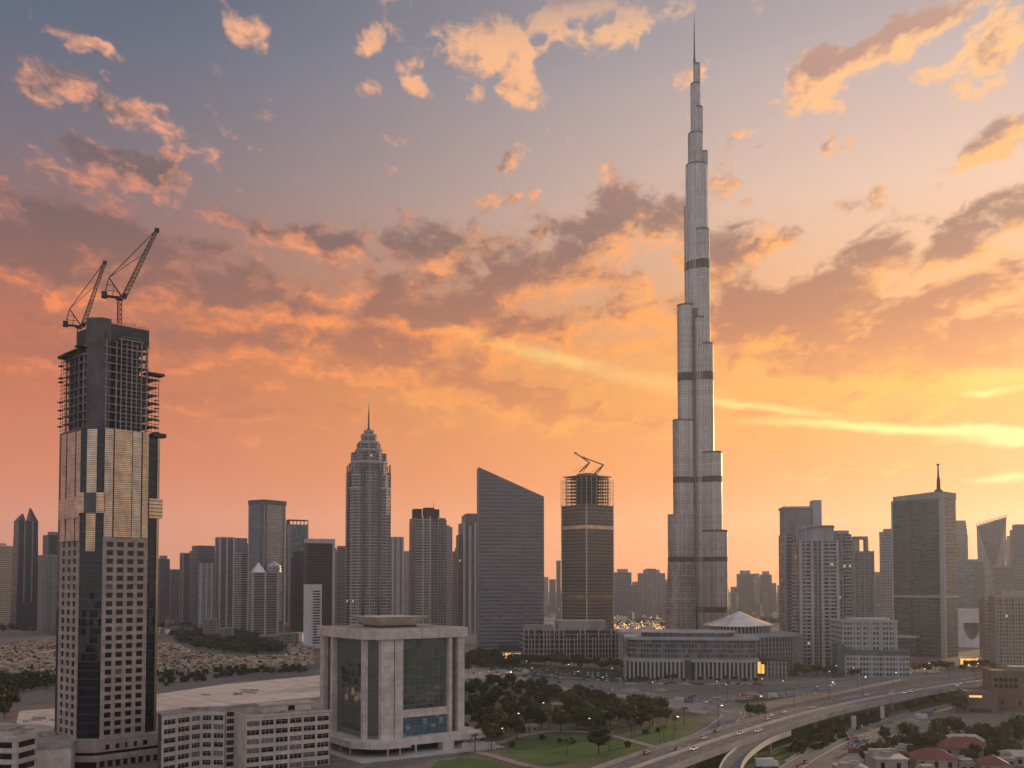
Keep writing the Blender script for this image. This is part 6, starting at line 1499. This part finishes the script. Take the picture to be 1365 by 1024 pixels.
along(ROAD2, 22, ((-2.6, -1), (2.6, 1)), 'COL car on the road between the park and the elevated highway', 'cars beside the park', .7, .16)
along(ROAD3, 14, ((2.9, 1),), 'COL car parked along the road under the elevated highway', 'cars along the lower road', .5, .17)
for row in range(4):                                      # car park before the slab tower and podium
    for i in range(34):
        if rr.random() < .35: continue
        px = 632+i*6.1+rr.uniform(-1, 1); py = 889+row*3.1+(px-632)*.055
        car(gnd(px, py, 0)+Vector((0, 0, .02)), rr.choice((1.3, 1.5, 4.4))+rr.uniform(-.1, .1), 'COL car parked in the lot before the unfinished podium', 'cars parked before the unfinished podium', parked=True)
for i in range(24):
    px, py = rr.uniform(1128, 1196), rr.uniform(984, 1000); car(gnd(px, py)+Vector((0, 0, .1)), rr.uniform(0, 6), 'COL car parked in the dirt yard by the white roofs', 'cars parked in the dirt yard', parked=True)
for i in range(26):
    px = 838+i*7.; car(gnd(px, 912.5+rr.uniform(-.8, .8))+Vector((0, 0, .1)), rr.choice((0, 3.14))+.05, 'COL car stopped at the kerb of the shopping mall', 'cars at the mall kerb', parked=rr.random() < .6)
# ------------------------------------------------------------------ street lamps
def lamp_proto(h, lit_):
    pole = MB(); pole.cyl(0, 0, .16, 0, h, 8, .09); pole.bar((0, 0, h-.05), (1.8, 0, h+.25), .1)
    head = MB(); head.box(1.4, 2.5, -.2, .2, h+.2, h+.36); gl = MB(); gl.box(1.5, 2.45, -.17, .17, h+.08, h+.2)
    return [('pole', pole.mesh('pole', M['steel'])), ('lamp_head', head.mesh('lamp_head', M['conc_light'])), ('lamp_glass', gl.mesh('lamp_glass', M['lamp'] if lit_ else M['white']))]
LP = [lamp_proto(10, True), lamp_proto(10, False)]
def lamp(p, rz, label, group, lit_=True):
    r_ = thing('street_lamp', label, 'street lamp', p, rz, group)
    for nm, me in LP[0 if lit_ else 1]: link(nm, me, r_)
for path, step, o_, label, group, z_ in ((ROAD1, 44, -11.8, 'street lamp on the far kerb of the wide avenue', 'lamps on the avenue', 0), (ROAD1, 44, 11.8, 'street lamp on the near kerb of the wide avenue', 'lamps on the near kerb of the avenue', 0), (VIA, 46, -11.3, 'street lamp on the far parapet of the elevated highway', 'lamps on the elevated highway', 1.1), (ROAD4, 50, -4.6, 'street lamp on the lane at the foot of the mall', 'lamps on the mall lane', 0)):
    P = resample(path, step)
    for i in range(1, len(P)-1):
        t_ = (P[i+1]-P[i-1]).normalized(); p = P[i]+Vector((t_.y, -t_.x, 0))*o_; p.z += z_
        if -40 < (p.x/p.y*F+CX) < 1400 and 380 < p.y < 1000: lamp(p, math.atan2(t_.y, t_.x)+(math.pi/2 if o_ > 0 else -math.pi/2), label, group, rr.random() < .55)
for x, y in ((686, 978), (640, 970), (720, 962), (784, 985), (846, 984), (880, 996), (668, 1000), (812, 976)): lamp(gnd(x, y), rr.uniform(0, 6), 'short lamp post in the park', 'park lamps', rr.random() < .4)
# pylon sign beside the slip road
py_ = thing('pylon_sign', 'blank pale pylon standing on the grass under the elevated highway', 'sign', gnd(1138, 973), R(10))
MB().box(-1.3, 1.3, -.4, .4, .6, 7.2).build('panel', M['conc_light'], py_); MB().box(-1.5, 1.5, -.6, .6, 0, .62).build('plinth', M['conc'], py_)
py_ = thing('pylon_sign', 'blank pale pylon on the far side of the elevated highway, close to its pier', 'sign', gnd(1176, 958), R(10))
MB().box(-1.2, 1.2, -.4, .4, .6, 7.).build('panel', M['conc_light'], py_); MB().box(-1.5, 1.5, -.6, .6, 0, .62).build('plinth', M['conc'], py_)

# ------------------------------------------------------------------ the park beside the viewpoint that the mirror glass shows
def flat(name, pts, z, mat):
    mb = MB(); tri = tessellate_polygon([[Vector((x, y, 0)) for x, y in pts]]); mb.add([(x, y, z) for x, y in pts], tri); o = mb.build(name, mat)
    for f in o.data.polygons:
        if f.normal.z < 0: f.flip()
    tag(o, None, None, None, 'structure')
flat('lawn', [(150, 120), (520, 90), (560, 330), (330, 360), (190, 300)], .3, M['grass'])
lp_ = [Vector((330+70*math.cos(a*.2618), 225+48*math.sin(a*.2618), 0)) for a in range(25)]
mb = MB(); strip(mb, resample(lp_, 4.), -4.5, 4.5, .4); tag(mb.build('road', M['path']), None, None, None, 'structure')
# ------------------------------------------------------------------ roadside clutter
M['mound'] = ground_mat('heaped sand', (.24, .19, .15), (.32, .26, .21), .4, 1.5)
def mound(px, py, r, h, label):
    rr2 = random.Random(int(px*7+py)); mb = MB(); rings = []; n = 18
    for k, (f_, z_) in enumerate(((1., -.1), (.72, .45), (.4, .82), (.12, 1.))): rings.append([(r*f_*math.cos(6.283*i/n)*rr2.uniform(.85, 1.2), r*.7*f_*math.sin(6.283*i/n)*rr2.uniform(.85, 1.2), h*z_*rr2.uniform(.85, 1.1)) for i in range(n)])
    mb.v = [p for q in rings for p in q]
    for k in range(3): mb.f += [(k*n+i, k*n+(i+1) % n, (k+1)*n+(i+1) % n, (k+1)*n+i) for i in range(n)]
    mb.f.append(tuple(range(3*n, 4*n))); tag(mb.build('sand_mound', M['mound'], None, True, gnd(px, py)), label, 'sand mound', 'sand mounds on the bare ground')
for x, y, r, h in ((840, 922, 9, 2.6), (862, 926, 7, 2.2), (880, 921, 6, 2.), (1000, 926, 8, 2.), (945, 945, 6, 2.2), (958, 950, 7, 2.4), (668, 896, 9, 2.2), (690, 899, 6, 1.8), (1212, 962, 6, 2.), (1198, 968, 7, 2.), (1222, 956, 6, 1.6), (1240, 966, 5, 1.6)): mound(x, y, r, h, 'heap of pale sand on the bare ground beside the roads')
bar_ = MB(); bar_.prism([(-.75, -.3), (.75, -.3), (.75, .3), (-.75, .3)], 0, .5, [(-.75, -.14), (.75, -.14), (.75, .14), (-.75, .14)]); bar_.box(-.75, .75, -.13, .13, .49, .95)
BAR = [bar_.mesh('road_barrier', mk('ochre barrier concrete', (.30, .22, .15), .8)), bar_.mesh('road_barrier', mk('pale barrier concrete', (.42, .39, .36), .8))]
for path, o_, i0 in ((ROAD2, 7.2, 40), (ROAD1, 13.5, 60), (ROAD3, -5.2, 20)):
    P = resample(path, 3.2)
    for i in range(i0, min(len(P)-1, i0+46)):
        if i % 11 > 8: continue
        t_ = (P[i+1]-P[i-1]).normalized(); o = link('road_barrier', BAR[i % 2], None, P[i]+Vector((t_.y, -t_.x, 0))*o_+Vector((0, 0, .1))); o.rotation_euler.z = math.atan2(t_.y, t_.x)
        tag(o, ('ochre', 'pale')[i % 2]+' concrete barrier in a row along the edge of the road', 'barrier', 'road barriers, '+('ochre', 'pale')[i % 2])
cont = MB(); cont.box(-3, 3, -1.2, 1.2, .12, 2.6)
for i in range(20): cont.box(-2.9+i*.29, -2.78+i*.29, -1.24, 1.24, .2, 2.5)
CT = [cont.mesh('site_cabin', mk(n_, c_, .6, var=.2, scale=.5)) for n_, c_ in (('pale cabin', (.46, .43, .39)), ('blue cabin', (.08, .13, .2)), ('rust cabin', (.24, .10, .06)))]
for k, (x, y) in enumerate(((905, 935), (918, 937), (1010, 932), (1030, 929), (1150, 1001), (1204, 972), (1228, 958), (1236, 954), (1140, 1004), (700, 897), (720, 899), (752, 902))):
    o = link('site_cabin', CT[k % 3], None, gnd(x, y)); o.rotation_euler.z = rr.uniform(-.4, .4); tag(o, ('pale', 'blue', 'rusty')[k % 3]+' ribbed site cabin standing on the bare ground near the roads', 'site cabin', 'site cabins, '+('pale', 'blue', 'rusty')[k % 3])
for k, (x0, x1, by, h) in enumerate(((1196, 1222, 1012, 3.2), (1330, 1352, 1022, 3.4), (1276, 1300, 1028, 3.), (1225, 1246, 1040, 3.2), (1340, 1372, 1008, 3.6), (1352, 1380, 984, 4.))):
    house(('shed with a dusty grey roof, left of the long red roof', 'shed with a dusty grey roof at the bottom right', 'grey shed between the two red roofs at the bottom', 'small pale shed at the very bottom below the white roofs', 'pale shed behind the kiosk row at the right edge', 'pale shed between the trees below the brown block')[k], x0, x0+3, x1, by, h, 12, M['roof_pale'] if k % 2 else M['roof'], 0, D=8., flat=True, name='shed')
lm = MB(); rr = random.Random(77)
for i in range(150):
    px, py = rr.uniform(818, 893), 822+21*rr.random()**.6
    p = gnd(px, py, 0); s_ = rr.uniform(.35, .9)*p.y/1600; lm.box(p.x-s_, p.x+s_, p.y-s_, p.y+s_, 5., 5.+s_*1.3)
tag(lm.build('distant_glints', mk('distant glint', (.9, .6, .3), .5, emit=(1., .5, .16), es=2.4)), 'added glowing boxes standing for golden glints far beyond the unfinished glass tower', 'glints', None, 'stuff')  # small glowing boxes added to stand for golden glints in the far gap

# ------------------------------------------------------------------ evening haze
hm = bpy.data.materials.new('evening haze'); hm.use_nodes = True; t = NT(hm.node_tree); t.n.clear()
pv = t.new('ShaderNodeVolumePrincipled'); pv.inputs['Color'].default_value = (.76, .86, 1., 1); pv.inputs['Density'].default_value = HAZE; pv.inputs['Anisotropy'].default_value = .5
t.l.new(pv.outputs[0], t.new('ShaderNodeOutputMaterial').inputs['Volume'])
mb = MB(); mb.box(-9200, 9200, -1000, 11700, -1, zof(8, D0)+14); tag(mb.build('haze', hm), None, None, None, 'stuff')
